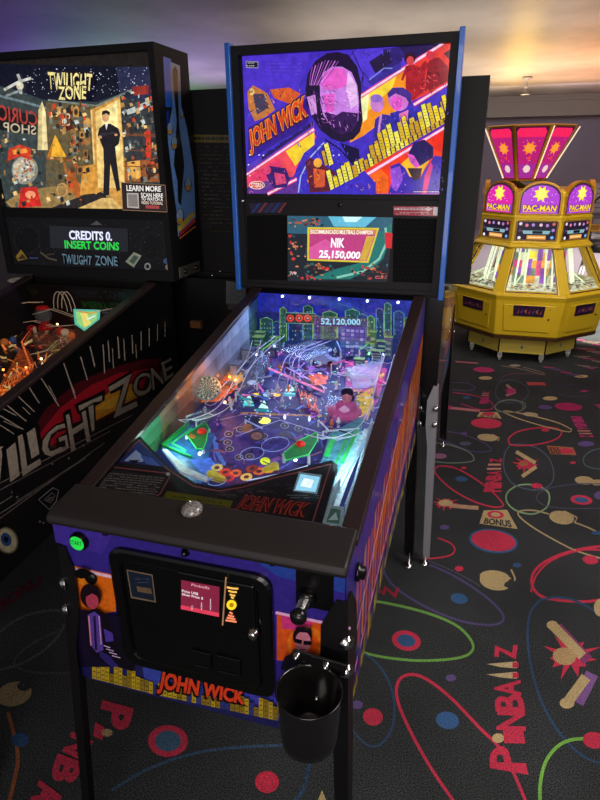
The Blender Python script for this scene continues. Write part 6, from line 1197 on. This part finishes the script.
pic((595, 183), (612, 213), 'upper pale framed sheet on the far wall right of the yellow machine', (168, 162, 160)); pic((594, 219), (612, 247), 'lower pale framed sheet on the far wall right of the yellow machine', (150, 146, 148))
# stool by the far wall: dark seat, pale legs
cpt = PY(7.0).at((594, 246)); S_ = thing('stool', 'dark stool with pale legs standing by the far wall at the right edge', 'stool', (cpt.x, 7.0, 0))
m = MB(); m.lathe((cpt.x+.05, 7.0, cpt.z-.06), (0, 0, 1), [(.16, 0), (.18, .03), (.18, .10), (.15, .13), (.02, .135)], 20); m.build('seat', 'blackgloss', S_, smooth=True)
for a_, b_ in ((-.12, -.1), (.2, -.1), (.2, .12), (-.12, .12)):
    m = MB(); m.tube([(cpt.x+.05+(a_-.04)*.7, 7+b_*.7, cpt.z-.06), (cpt.x+.05+(a_-.04)*1.15, 7+b_*1.1, .001)], .016, 8, (170, 166, 164)); m.build('leg', 'art', S_)
m = MB(); q_ = [PY(7.9).at(q) for q in ((601, 196), (596, 200), (590, 210), (587, 222), (588, 234), (592, 242))]; m.tube(q_, .012, 6, (18, 18, 20)); tag(m.build('hanging_cable', 'blackgloss', None, smooth=True), 'black cable looping down the far wall beside the framed sheets', 'cable')
m = MB(); p = PY(7.6).at((597, 231)); m.box(p.x-.07, p.x+.1, 7.94, 7.98, p.z-.04, p.z+.05, (206, 150, 40)); 
for i in range(3): m.box(p.x-.05, p.x+.07, 7.936, 7.94, p.z-.025+.022*i, p.z-.015+.022*i, (120, 80, 20))
tag(m.build('notice_sign', 'art', None), 'small yellow notice on the far wall below the framed sheets', 'sign')

# ================================================================ LIGHT
scn.view_settings.view_transform = 'Standard'; scn.view_settings.look = 'None'; scn.view_settings.exposure = 0; scn.view_settings.gamma = 1
w = bpy.data.worlds.new('world'); scn.world = w; w.use_nodes = True
w.node_tree.nodes['Background'].inputs[0].default_value = (.75, .72, .80, 1); w.node_tree.nodes['Background'].inputs[1].default_value = .36
def area(name, loc, aim, sx, sy, power, c):
    l = bpy.data.lights.new(name, 'AREA'); l.shape = 'RECTANGLE'; l.size = sx; l.size_y = sy; l.energy = power; l.color = lin(c)[:3]
    o = bpy.data.objects.new(name, l); COL.objects.link(o); o.location = loc; o.rotation_euler = (Vector(aim)-Vector(loc)).to_track_quat('-Z', 'Y').to_euler(); return o
def spot(name, loc, aim, power, c, ang=60, blend=.9, r=.1):
    l = bpy.data.lights.new(name, 'SPOT'); l.energy = power; l.color = lin(c)[:3]; l.spot_size = math.radians(ang); l.spot_blend = blend; l.shadow_soft_size = r
    o = bpy.data.objects.new(name, l); COL.objects.link(o); o.location = loc; o.rotation_euler = (Vector(aim)-Vector(loc)).to_track_quat('-Z', 'Y').to_euler(); return o
def point(name, loc, power, c, r=.05):
    l = bpy.data.lights.new(name, 'POINT'); l.energy = power; l.color = lin(c)[:3]; l.shadow_soft_size = r
    o = bpy.data.objects.new(name, l); COL.objects.link(o); o.location = loc; return o
area('overhead_fill', (1.6, .6, 2.28), (1.3, .9, 0), 1.0, 1.6, 55, (255, 244, 236))  # unseen overhead fill added for the carpet and right aisle
area('overhead_fill', (1.5, 3.0, 2.30), (1.4, 3.0, 0), .8, 1.0, 9, (226, 214, 250))  # unseen overhead fill added further down the aisle
area('front_fill', (.5, -2.3, 1.15), (0, 0, .75), 1.2, .7, 17, (255, 240, 236))  # unseen fill added behind the camera for the front panel
area('overhead_fill', (.7, -1.7, 2.28), (.2, 0, .8), 1.2, .6, 22, (255, 242, 236))  # unseen overhead fill added to brighten the near front
spot('aisle_spot', (3.4, 5.2, 2.0), (2.1, 6.3, 0), 2600, (255, 246, 238), 64, .25)
area('wall_fill', (.9, 6.6, 2.25), (.9, 7.9, 1.2), 2.4, .3, 16, (225, 215, 240))  # unseen fill added to brighten the back wall
# unseen coloured fills added in mid-air to tint the ceiling
for (x, y, z_, sx_, sy_, pw, c) in ((-.2, 5.6, 1.75, 2.6, 1.6, 30, (255, 236, 220)), (1.5, 5.4, 1.85, 1.2, 2.0, 22, (255, 176, 124)), (.62, 5.4, 1.95, .2, 3.0, 9, (255, 200, 80)), (-2.2, 4.6, 1.9, 1.2, 1.4, 12, (190, 170, 240)), (-3.2, 5.0, 1.9, 1.0, 1.6, 12, (130, 220, 150)), (.2, 3.2, 1.75, 2.2, .8, 8, (255, 240, 226)), (2.4, 6.8, 1.9, 1.2, 1.0, 6, (255, 180, 150)), (-3.0, 3.6, 1.7, 1.0, 1.0, 6, (130, 90, 240))):
    area('ceiling_tint_fill', (x, y, z_), (x, y+.001, CEIL+1), sx_, sy_, pw, c)
spot('pusher_fill', (2.0, 2.6, 2.2), (.9, 4.6, .7), 70, (255, 244, 230), 50, .8, .05)  # unseen spot added to brighten the yellow machine
spot('pusher_fill', (.75, 2.2, 2.2), (.85, 4.6, .6), 70, (255, 240, 215), 45, .8, .05)  # second added spot for the yellow machine, also unseen
# lights inside the near machine
area('playfield_light', (0, 1.02, 1.13), (0, .55, .9), .46, .02, 1.3, (190, 205, 255))
point('playfield_light', (-.2, .33, .965), .45, (200, 255, 225), .01)
point('playfield_light', (.2, .36, .975), .48, (210, 240, 255), .01)
point('playfield_light', (-.2, .62, 1.02), .25, (255, 150, 80), .01)
point('playfield_light', (.1, .75, 1.07), .12, (210, 190, 255), .01)
